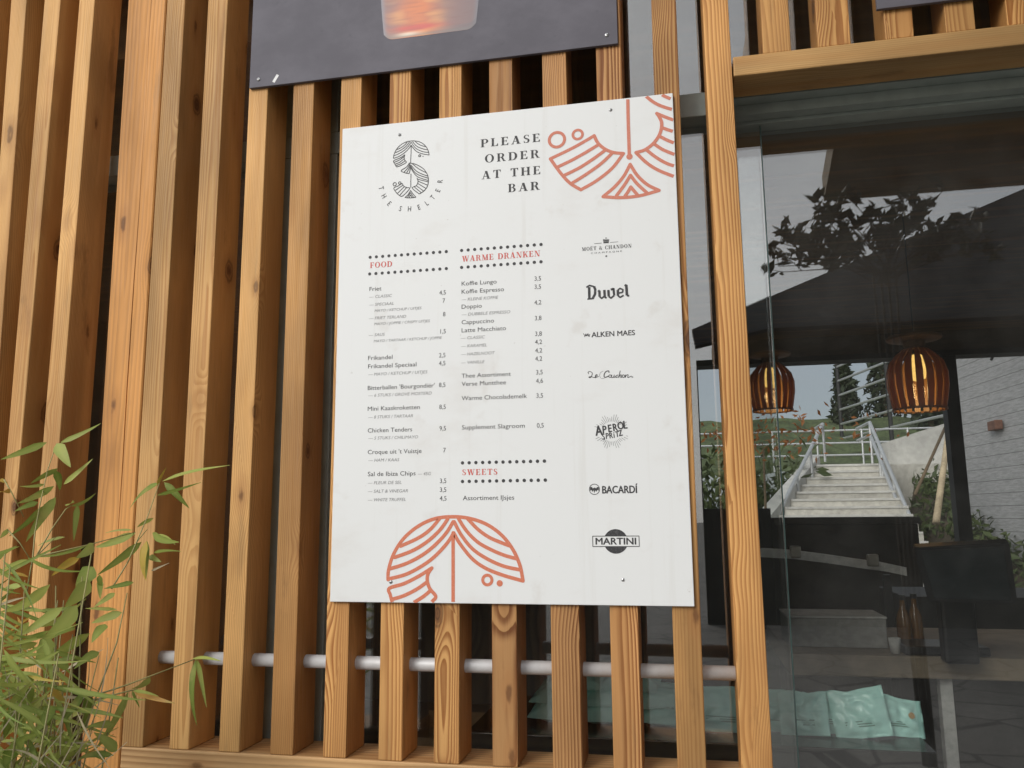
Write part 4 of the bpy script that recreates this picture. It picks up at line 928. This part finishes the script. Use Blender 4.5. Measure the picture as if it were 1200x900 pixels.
# retaining wall and planted bank on the right of the steps
rw = B(); a, b = at(1032, 520, 15.7), at(1125, 474, 15.7)
hexa(rw, [(a.x, 15.7, 0), (9, 15.7, 0), (9, 15.95, 0), (a.x, 15.95, 0)], [(a.x, 15.7, a.z), (9, 15.7, b.z+.8), (9, 15.95, b.z+.8), (a.x, 15.95, a.z)])
tag(new_obj('retaining_wall', rw, CONC, None, loc=(3, yF, 0)), 'pale concrete retaining wall rising beside the steps', 'wall')
bm = B(); NXs, NYs = 26, 26; gr = []
def bank(x, y):
    f = (y-10)/(15.6-10); le = edge(y)[1]+.12; s_ = min(1, max(0, (x-le)/.4))
    return max(0, .5+f*1.75)*s_*min(1, max(0, f*6)) + .10*noise.noise(Vector((x*2, y*2, 0)))*s_
def bxy(u, v): y = 10+5.6*v; return edge(y)[1]+.06+6.5*u, y
for j in range(NYs+1):
    row_ = []
    for i in range(NXs+1): x, y = bxy(i/NXs, j/NYs); row_.append(bm.verts.new((x, y, bank(x, y)-.02)))
    gr.append(row_)
for a, b in zip(gr, gr[1:]):
    for i in range(NXs): bm.faces.new((a[i], a[i+1], b[i+1], b[i]))
struct(new_obj('planted_bank', bm, plain('soil', (.07, .055, .035), .9), smooth=True))
def leafcloud(bm, pts, size, layer):
    for p in pts:
        a = Vector((random.gauss(0, 1), random.gauss(0, 1), random.gauss(0, 1))).normalized(); b = a.orthogonal().normalized(); b.rotate(Matrix.Rotation(random.random()*6.28, 3, a))
        s_ = size*random.uniform(.6, 1.4); t = random.random()
        v = [bm.verts.new(p+q) for q in (b*s_, a.cross(b)*s_*.38+a*s_*.08, -b*s_, -a.cross(b)*s_*.38+a*s_*.08)]
        for q in v: q[layer] = t
        bm.faces.new(v)
SHR = leaf_mat('shrub_leaves', (.055, .085, .025), (.10, .13, .045), (.13, .12, .05), .2)
bm = B(); ly = bm.verts.layers.float.new('tone'); pts = []
for _ in range(9000):
    x, y = bxy(random.random(), random.random()); pts.append(Vector((x, y, bank(x, y)+abs(random.gauss(0, .16)))))
leafcloud(bm, pts, .085, ly); ob = new_obj('shrubbery', bm, SHR); ob['kind'] = 'stuff'; ob['label'] = 'low green ground cover on the bank beside the steps'
# leaning bamboo stake / tree props
TRK = plain('bark', (.16, .115, .07), .9)
stake = B(); tube(stake, [at(1097, 612, 9.6), at(1115, 480, 11.4)], .045, 10, .035); tag(new_obj('timber_stake', stake, plain('peeled_wood', (.5, .40, .26), .7), None, smooth=True), 'pale leaning timber stake in front of the planted bank', 'stake')
stake = B(); tube(stake, [at(1072, 580, 10), at(1108, 500, 11.4)], .022, 8); tag(new_obj('timber_stake', stake, TRK, None, smooth=True), 'thin dark leaning stake left of the pale stake', 'stake')
# clad house on the right with downpipe
wx0 = at(1132, 605, 13.); wd = Vector((.75, -6.2, 0))
def clad():
    g = NG('grey_cladding'); co = obj_coord(g); sp = g.n('SeparateXYZ'); g.l(co, sp.inputs[0])
    f = g.math('FRACT', g.math('DIVIDE', sp.outputs[2], .19)); n = g.noise(g.scale(co, (1, 1, 8)), 6, 5)
    c_ = g.mix(g.mapr(n, .3, .7), C4(.30, .30, .305), C4(.42, .42, .425)); c_ = g.mix(g.mapr(f, .0, .07, 1, 0), c_, C4(.05, .05, .05)); g.bsdf(c_, .7, bump=f, bs=.4, bd=.02); return g.m
hs = thing('clad_house', 'pale grey board clad house wall at the right beyond the far window', 'house', (wx0.x+1, wx0.y, 0))
zh = at(1132, 395, 13.).z
e_ = wx0+wd
bm = B(); hexa(bm, [(wx0.x, wx0.y, 0), (e_.x, e_.y, 0), (e_.x+4, e_.y, 0), (e_.x+4, wx0.y, 0)], [(wx0.x, wx0.y, zh), (e_.x, e_.y, zh), (e_.x+4, e_.y, zh), (e_.x+4, wx0.y, zh)])
new_obj('wall', bm, clad(), hs)
bm = B(); hexa(bm, [(wx0.x-.2, wx0.y+.2, zh+.001), (e_.x-.2, e_.y-.2, zh+.001), (e_.x+4.2, e_.y-.2, zh+.001), (e_.x+4.2, wx0.y+.2, zh+.001)], [(wx0.x-.2, wx0.y+.2, zh+.15), (e_.x-.2, e_.y-.2, zh+.15), (e_.x+4.2, e_.y-.2, zh+.15), (e_.x+4.2, wx0.y+.2, zh+.15)])
new_obj('roof_edge', bm, FRAMEB, hs)
def onwall(f, z, out=.05): q = wx0+wd*f; n_ = Vector((-6.2, -.75, 0)).normalized(); q = q+n_*out; return Vector((q.x, q.y, z))
q = onwall(.22, at(1145, 499, 11.6).z, .06); bm = B(); box(bm, q.x-.06, q.x+.05, q.y-.16, q.y+.16, q.z-.07, q.z+.07, .01); new_obj('alarm_box', bm, plain('rusty_box', (.16, .075, .05), .6), hs)
bm = B(); tube(bm, [onwall(.42, 4.0, -.02), onwall(.42, 4.05, .45), onwall(.40, 3.98, .6)], .035, 8); tube(bm, [onwall(.42, 4.05, .40), onwall(.36, 3.75, .45)], .02, 6); new_obj('wall_lamp', bm, FRAMEB, hs)
# louvred screen beyond the steps
ls = thing('louvre_screen', 'open screen of thin pale horizontal rails above the steps', 'screen', at(1050, 600, 17))
bm = B(); A_, Q_ = at(984, 470, 22.), at(1116, 430, 16.5)
for k in range(7):
    z_ = A_.z+(k-2.6)*.40; tube(bm, [(A_.x, A_.y, z_), (Q_.x, Q_.y, z_)], .032, 6)
new_obj('rails', bm, RAIL, ls); bm = B()
for f in (0, .5, 1): q = A_.lerp(Q_, f); tube(bm, [(q.x, q.y+.05, 0), (q.x, q.y+.05, A_.z+1.5)], .05, 6)
new_obj('posts', bm, FRAMEB, ls)
# opposite roofs
ROOFD = plain('dark_fascia', (.06, .063, .066), .6); ROOFB = plain('timber_soffit', (.22, .155, .085), .8)
rb = thing('canopy_roof', 'large dark canopy roof with a tapering fascia mirrored below the sky in the glass', 'roof', (2, -9, 0))
poly = [beh(x, y, 9) for x, y in [(811, 386), (905, 345), (1000, 305), (1560, 66), (1560, 346), (905, 386), (815, 405)]]
zs = (poly[4].z+poly[5].z)/2; poly[4].z = poly[5].z = zs
bm = B(); prism(bm, poly, (0, -.25, 0)); new_obj('fascia', bm, ROOFD, rb)
bm = B(); yy = poly[5].y; box(bm, poly[6].x+.3, poly[4].x, yy-2.4, yy-.252, zs-.005, zs+.2); new_obj('soffit', bm, ROOFB, rb)
bm = B(); box(bm, poly[6].x+.05, poly[4].x, yy-2.3, yy-2.1, 0, zs-.006); new_obj('back_wall', bm, plain('dark_backing', (.05, .047, .036), .6), rb)  # dark wall added under the canopy so the panes mirror little light there
ra = thing('canopy_roof', 'smaller brown canopy corner above the mirrored tree', 'roof', (2, -3.5, 0))
q0 = beh(967, 232, 4.6); bm = B(); hexa(bm, [(q0.x, q0.y, q0.z), (q0.x-.15, q0.y+.5, q0.z), (q0.x-.15, q0.y+1.3, q0.z), (6., q0.y+1.3, q0.z), ][:4] and [(q0.x, q0.y, q0.z), (6., q0.y, q0.z), (6., q0.y+1.3, q0.z), (q0.x-.12, q0.y+1.3, q0.z)], [(q0.x, q0.y, q0.z+.2), (6., q0.y, q0.z+.2), (6., q0.y+1.3, q0.z+.2), (q0.x-.12, q0.y+1.3, q0.z+.2)])
new_obj('roof_slab', bm, ROOFB, ra)
bm = B(); tube(bm, [(5.9, q0.y+.6, 0), (5.9, q0.y+.6, q0.z-.001)], .07, 10); new_obj('column', bm, ROOFD, ra)
# small broadleaf tree in a tub before it
tp = beh(1062, 600, 4.1); LAU = leaf_mat('laurel_leaves', (.05, .055, .035), (.075, .08, .045), (.08, .07, .045), .15)
tree = thing('small_tree', 'small broadleaf tree with open crown against the sky in the reflection', 'tree', (tp.x, tp.y, 0))
zt_ = beh(1050, 312, 4.1).z; TRD = plain('dark_bark', (.045, .035, .025), .9)
bm = B(); tips = []
for k in range(4): tube(bm, [(tp.x+.02*k, tp.y+.02*(k % 2), 0), (tp.x+.03*k-.04, tp.y, 1.3), (tp.x+.05*(k-1.5), tp.y+.02, zt_)], .014, 7, .009)
for k in range(36):
    a = random.uniform(-1.4, 1.35); st_ = Vector((tp.x+random.uniform(-.08, .08), tp.y, zt_-random.random()*.12)); en = st_+Vector((math.sin(a)*.74, random.uniform(-.25, .25), 0.06+.50*math.cos(a)*random.uniform(.6, 1.1)))
    md = st_.lerp(en, .5)+Vector((random.uniform(-.05, .05), 0, .05)); tube(bm, [st_, md, en], .007, 6, .003)
    for q in range(4):
        b_ = md.lerp(en, q/3); e2 = b_+Vector((random.uniform(-.14, .14), random.uniform(-.12, .12), random.uniform(-.02, .15))); tube(bm, [b_, e2], .0035, 5, .0015); tips += [b_.lerp(e2, f) for f in (.3, .5, .65, .8, .95, 1.08)]
new_obj('trunk', bm, TRD, tree)
bm = B(); ly = bm.verts.layers.float.new('tone'); leafcloud(bm, [t+Vector((random.gauss(0, .02), random.gauss(0, .02), random.gauss(0, .02))) for t in tips], .058, ly); new_obj('crown', bm, LAU, tree)
# conifers on the skyline, a reddish shrub, and a planter hiding the lower steps
def conifer(p, hgt, lab):
    t = thing('conifer', lab, 'tree', (p.x, p.y, 0), 'conifers behind the steps'); bm = B(); tube(bm, [(p.x, p.y, 0), (p.x, p.y, hgt)], .16, 8, .03); new_obj('trunk', bm, TRK, t)
    bm = B(); ly = bm.verts.layers.float.new('tone'); pts = []
    for k in range(2600):
        f = random.random()**.7; tier = f*9; r_ = (1-f)*hgt*.24*(1-.45*(tier % 1))+.05; a = random.random()*6.283; q = r_*random.random()**.4
        pts.append(Vector((p.x+q*math.cos(a), p.y+q*math.sin(a), hgt*.1+f*hgt*.9-q*.35)))
    leafcloud(bm, pts, .13, ly); new_obj('crown', bm, leaf_mat('fir_needles', (.018, .03, .014), (.035, .05, .02), (.03, .035, .015), .1), t)
p = at(1000, 600, 24); conifer(p, at(1000, 400, 24).z, 'dark narrow conifer straight above the steps')
p = at(1048, 600, 25); conifer(p, at(1062, 365, 25).z, 'taller dark conifer above the bank of shrubs')
p = at(1100, 600, 23); conifer(p, at(1110, 390, 23).z, 'dark conifer nearest the clad house')
p = at(905, 510, 12.); rsh = thing('rust_shrub', 'shrub with rusty orange autumn leaves left of the steps', 'shrub', (p.x, p.y, 0))
bm = B(); tube(bm, [(p.x-.2, p.y, 0), (p.x-.15, p.y, p.z-.2)], .03, 8, .015); new_obj('trunk', bm, TRK, rsh)
bm = B(); ly = bm.verts.layers.float.new('tone'); leafcloud(bm, [p+Vector((random.gauss(-.15, .75), random.gauss(0, .3), random.gauss(0, .22))) for _ in range(260)], .06, ly); new_obj('crown', bm, leaf_mat('rust_leaves', (.28, .09, .02), (.36, .15, .04), (.18, .06, .02)), rsh)
bm = B(); ly = bm.verts.layers.float.new('tone'); hx0, hx1 = at(770, 560, 17).x, at(948, 560, 17).x
leafcloud(bm, [Vector((random.uniform(hx0-3, hx1), 15.5+random.gauss(0, .5), random.uniform(.4, 1.6+(1.5 if random.random() < .5 else 1.)*random.random()**.5))) for _ in range(6000)], .13, ly)
ob = new_obj('hedge', bm, SHR); tag(ob, 'dark green hedge left of the steps beyond the far window', 'hedge')
bm = B(); NX2 = 20; gr = []
for j in range(13): gr.append([bm.verts.new((xl-4+9*i/NX2, 18.4+.5*j, ztop+.16*j+.15*noise.noise(Vector((i*.7, j*.7, 3))))) for i in range(NX2+1)])
for a, b in zip(gr, gr[1:]):
    for i in range(NX2): bm.faces.new((a[i], a[i+1], b[i+1], b[i]))
hill = struct(new_obj('grass_slope', bm, plain('mossy_grass', (.085, .11, .045), .9, 0, .35, 14), smooth=True))
# ------------------------------------------------------------------ bamboo in front of the left slats
bam = thing('bamboo_plant', 'leafy green bamboo with some yellow leaves in front of the left slats', 'bamboo', (-1.35, -.35, 0))
GRN = leaf_mat('bamboo_leaves', (.15, .23, .035), (.44, .50, .13), (.46, .43, .13), .35)
YEL = leaf_mat('yellow_leaves', (.50, .40, .06), (.50, .27, .06), (.33, .33, .08), .3)
DRY = leaf_mat('dry_leaves', (.42, .36, .22), (.5, .44, .30), (.3, .25, .14), .2)
bg_, by_, bd_ = B(), B(), B(); lays = {id(b): b.verts.layers.float.new('tone') for b in (bg_, by_, bd_)}
def depth(px_, py_): return -.14-.30*max(0, (270-px_)/270)-.10*max(0, (py_-600)/300)
def blade(bm, a, b, w, tone, bend=None, fold=None, droop=0.):
    ly = lays[id(bm)]; d_ = b-a; L_ = d_.length
    if L_ < 1e-4: return
    d_.normalize(); view = (CAM-a).normalized(); view = (view+Vector((random.gauss(0, .35), random.gauss(0, .35), random.gauss(0, .35)))).normalized()
    side = d_.cross(view).normalized(); nrm = side.cross(d_).normalized()
    bend = random.uniform(-.07, .07) if bend is None else bend; fold = random.uniform(.05, .3) if fold is None else fold; N = 9; rows = []
    for i in range(N+1):
        t = i/N; ww = w*.5*min(1, (t*5.5)**.8)*(1-t**1.9)**.8 if t < 1 else 0
        c_ = a+d_*(L_*t)+side*(bend*L_*4*t*(1-t))+nrm*(.06*L_*math.sin(t*3.1))+Vector((0, 0, -droop*t*t))
        ww = max(ww, .0005)
        r_ = [bm.verts.new(c_-side*ww+nrm*ww*fold), bm.verts.new(c_), bm.verts.new(c_+side*ww+nrm*ww*fold)]
        for v in r_: v[ly] = tone+(.25 if v is r_[1] else 0)
        rows.append(r_)
    for A, Q in zip(rows, rows[1:]):
        bm.faces.new((A[0], A[1], Q[1], Q[0])); bm.faces.new((A[1], A[2], Q[2], Q[1]))
def lf(o_, sc, lst):
    for e_ in lst:
        (x0, y0), (x1, y1), w = e_[:3]; kind = e_[3] if len(e_) > 3 else 'g'
        X0, Y0, X1, Y1 = o_[0]+x0/sc, o_[1]+y0/sc, o_[0]+x1/sc, o_[1]+y1/sc
        yd = depth(X0, Y0)+random.uniform(-.02, .02); a = at(X0, Y0, yd); b = at(X1, Y1, yd+random.uniform(-.05, .03))
        W_ = w/sc*(a-CAM).length/FPX*1.12
        blade({'g': bg_, 'y': by_, 'd': bd_}[kind], a, b, W_, random.random()*.9)
lf((0, 480), 4.285, [((235, 165), (5, 250), 30), ((305, 165), (505, 70), 22), ((285, 170), (355, 290), 50), ((290, 295), (155, 370), 28), ((275, 305), (300, 405), 30), ((320, 375), (465, 248), 22), ((225, 375), (100, 385), 14), ((270, 385), (90, 470), 30),
 ((190, 465), (75, 510), 24), ((215, 485), (45, 635), 28), ((280, 440), (130, 665), 40), ((360, 485), (480, 420), 18), ((330, 475), (365, 455), 25), ((390, 480), (370, 660), 28), ((325, 640), (190, 685), 14), ((440, 680), (180, 740), 14),
 ((815, 360), (1155, 280), 26), ((800, 370), (650, 500), 44), ((825, 365), (950, 495), 30), ((790, 430), (1010, 365), 16), ((790, 375), (835, 290), 14, 'y'), ((770, 545), (690, 590), 18), ((665, 605), (530, 620), 10), ((680, 620), (480, 690), 36),
 ((710, 665), (490, 830), 36), ((765, 620), (900, 665), 36), ((770, 630), (880, 680), 20), ((735, 660), (735, 860), 36, 'y'), ((737, 660), (733, 850), 22), ((770, 720), (910, 712), 14), ((750, 735), (810, 765), 26), ((760, 810), (850, 770), 10, 'd'), ((470, 675), (380, 745), 45),
 ((400, 740), (260, 835), 32, 'y'), ((150, 755), (0, 815), 22), ((35, 600), (0, 645), 25), ((140, 840), (0, 825), 14, 'y'), ((500, 830), (505, 900), 24), ((470, 790), (380, 900), 70), ((0, 350), (40, 370), 16, 'y'), ((0, 410), (45, 395), 40, 'y')])
lf((0, 680), 4.0926, [((240, 20), (5, 150), 40), ((430, 0), (310, 130), 60), ((480, 0), (480, 90), 24), ((550, 60), (450, 130), 28), ((640, 10), (500, 40), 24), ((560, 140), (410, 135), 14), ((585, 155), (440, 205), 34), ((370, 120), (190, 300), 60), ((300, 130), (90, 270), 40),
 ((360, 225), (260, 270), 24), ((430, 255), (215, 395), 40), ((505, 210), (440, 300), 44), ((475, 345), (355, 425), 34), ((240, 280), (170, 400), 60), ((330, 420), (255, 395), 26), ((370, 365), (250, 385), 18), ((110, 455), (160, 500), 40), ((165, 510), (20, 760), 60),
 ((400, 540), (280, 700), 32), ((425, 535), (405, 720), 40), ((615, 535), (450, 820), 34), ((720, 465), (630, 520), 30), ((640, 525), (840, 590), 24, 'y'), ((640, 530), (760, 556), 14), ((635, 530), (670, 610), 14), ((925, 375), (1060, 388), 22), ((940, 380), (945, 695), 28), ((945, 380), (990, 610), 22),
 ((340, 515), (230, 560), 26, 'y'), ((230, 515), (350, 640), 22, 'y'), ((340, 520), (250, 510), 30), ((545, 840), (365, 865), 26), ((560, 820), (450, 730), 40), ((540, 690), (420, 700), 30), ((220, 590), (240, 760), 36), ((215, 680), (190, 770), 18, 'd'), ((60, 430), (0, 500), 24), ((80, 370), (0, 395), 34),
 ((200, 560), (90, 720), 50), ((250, 600), (160, 740), 40), ((60, 820), (20, 900), 50), ((120, 760), (0, 830), 40), ((350, 800), (280, 870), 34), ((300, 740), (250, 880), 30), ((180, 300), (30, 330), 30), ((140, 200), (60, 290), 30), ((100, 30), (0, 60), 24)])
# denser, darker growth low down at the left
for k in range(430):
    X = random.uniform(-140, 120)*(.5+.5*random.random()) if k % 2 else random.uniform(-160, 145); Y = random.triangular(640, 980, 900) 
    if X > 20+.42*(Y-640)*1.0: X -= 90
    yd = depth(X, Y)+random.uniform(-.08, .24); a = at(X, Y, yd); ang = random.choice((-1, 1))*random.uniform(.5, 2.6); ln = random.uniform(.07, .155)
    b = a+Vector((math.sin(ang)*ln, random.uniform(-.5, .5)*ln, -abs(math.cos(ang))*ln*random.choice((1, 1, 1, -.6))))
    kind = random.random(); bmx = bg_ if kind < .88 else (bd_ if kind < .95 else by_)
    blade(bmx, a, b, random.uniform(.006, .0125) if bmx is bg_ else .006, random.random()*.8)
for k in range(40):                                            # fine dry grass-like sheaths
    X = random.uniform(-60, 120); Y = random.uniform(800, 960); yd = depth(X, Y)+random.uniform(-.05, .1); a = at(X, Y, yd); b = a+Vector((random.uniform(-.05, .09), random.uniform(-.03, .03), random.uniform(.03, .14)))
    blade(bd_, a, b, .0028, random.random())
lvo = new_obj('leaves', bg_, GRN, bam, smooth=True); new_obj('yellow_leaves', by_, YEL, bam, smooth=True); new_obj('dry_leaves', bd_, DRY, bam, smooth=True)
bm = B()
def stem(o_, sc, pts, r0=.0016, r1=.0008):
    P_ = []
    for x, y in pts: X, Y = o_[0]+x/sc, o_[1]+y/sc; P_.append(at(X, Y, depth(X, Y)))
    tube(bm, P_, r0, 6, r1)
for pts in [[(130, 940), (165, 740), (175, 620), (200, 480), (240, 300), (285, 170)], [(180, 740), (260, 600), (330, 500), (360, 480)], [(20, 350), (60, 420), (120, 540)], [(35, 600), (100, 670), (150, 750)], [(560, 900), (640, 770), (740, 540), (800, 370)], [(640, 770), (690, 660), (740, 600)], [(180, 740), (440, 680), (680, 615)], [(160, 760), (280, 640)]]: stem((0, 480), 4.285, pts)
for pts in [[(430, 560), (600, 505), (720, 460), (935, 378)], [(450, 575), (620, 530), (660, 522)], [(330, 800), (370, 760), (430, 540), (475, 360)], [(200, 880), (260, 640), (170, 500)], [(400, 720), (560, 300), (610, 60)], [(0, 580), (180, 490), (310, 470)], [(100, 960), (150, 700), (110, 460)], [(60, 960), (80, 600), (100, 300), (120, 0)], [(240, 960), (330, 760), (460, 700)], [(300, 960), (300, 500), (350, 260)]]: stem((0, 680), 4.0926, pts, .0018, .001)
for k in range(26):
    X = random.uniform(-150, 110); p = at(X, 900, depth(X, 900)+random.uniform(-.05, .2)); t_ = p+Vector((random.uniform(-.1, .12), random.uniform(-.05, .05), random.uniform(.1, .45))); p.z = .48; tube(bm, [p, p.lerp(t_, .6)+Vector((0, 0, .05)), t_], .0028, 7, .0011)
new_obj('stems', bm, plain('bamboo_stem', (.30, .27, .10), .5), bam, smooth=True)
tub = thing('plant_tub', 'dark rectangular tub holding the bamboo below the left slats', 'planter', (-1.6, -.42, 0))
bm = B(); box(bm, -2.5, -1.08, -.62, -.16, 0, .45, .006); new_obj('tub', bm, plain('dark_tub', (.04, .038, .036), .6), tub)
bm = B(); box(bm, -2.48, -1.10, -.6, -.18, .451, .475); new_obj('soil', bm, plain('potting_soil', (.05, .035, .022), .95), tub)
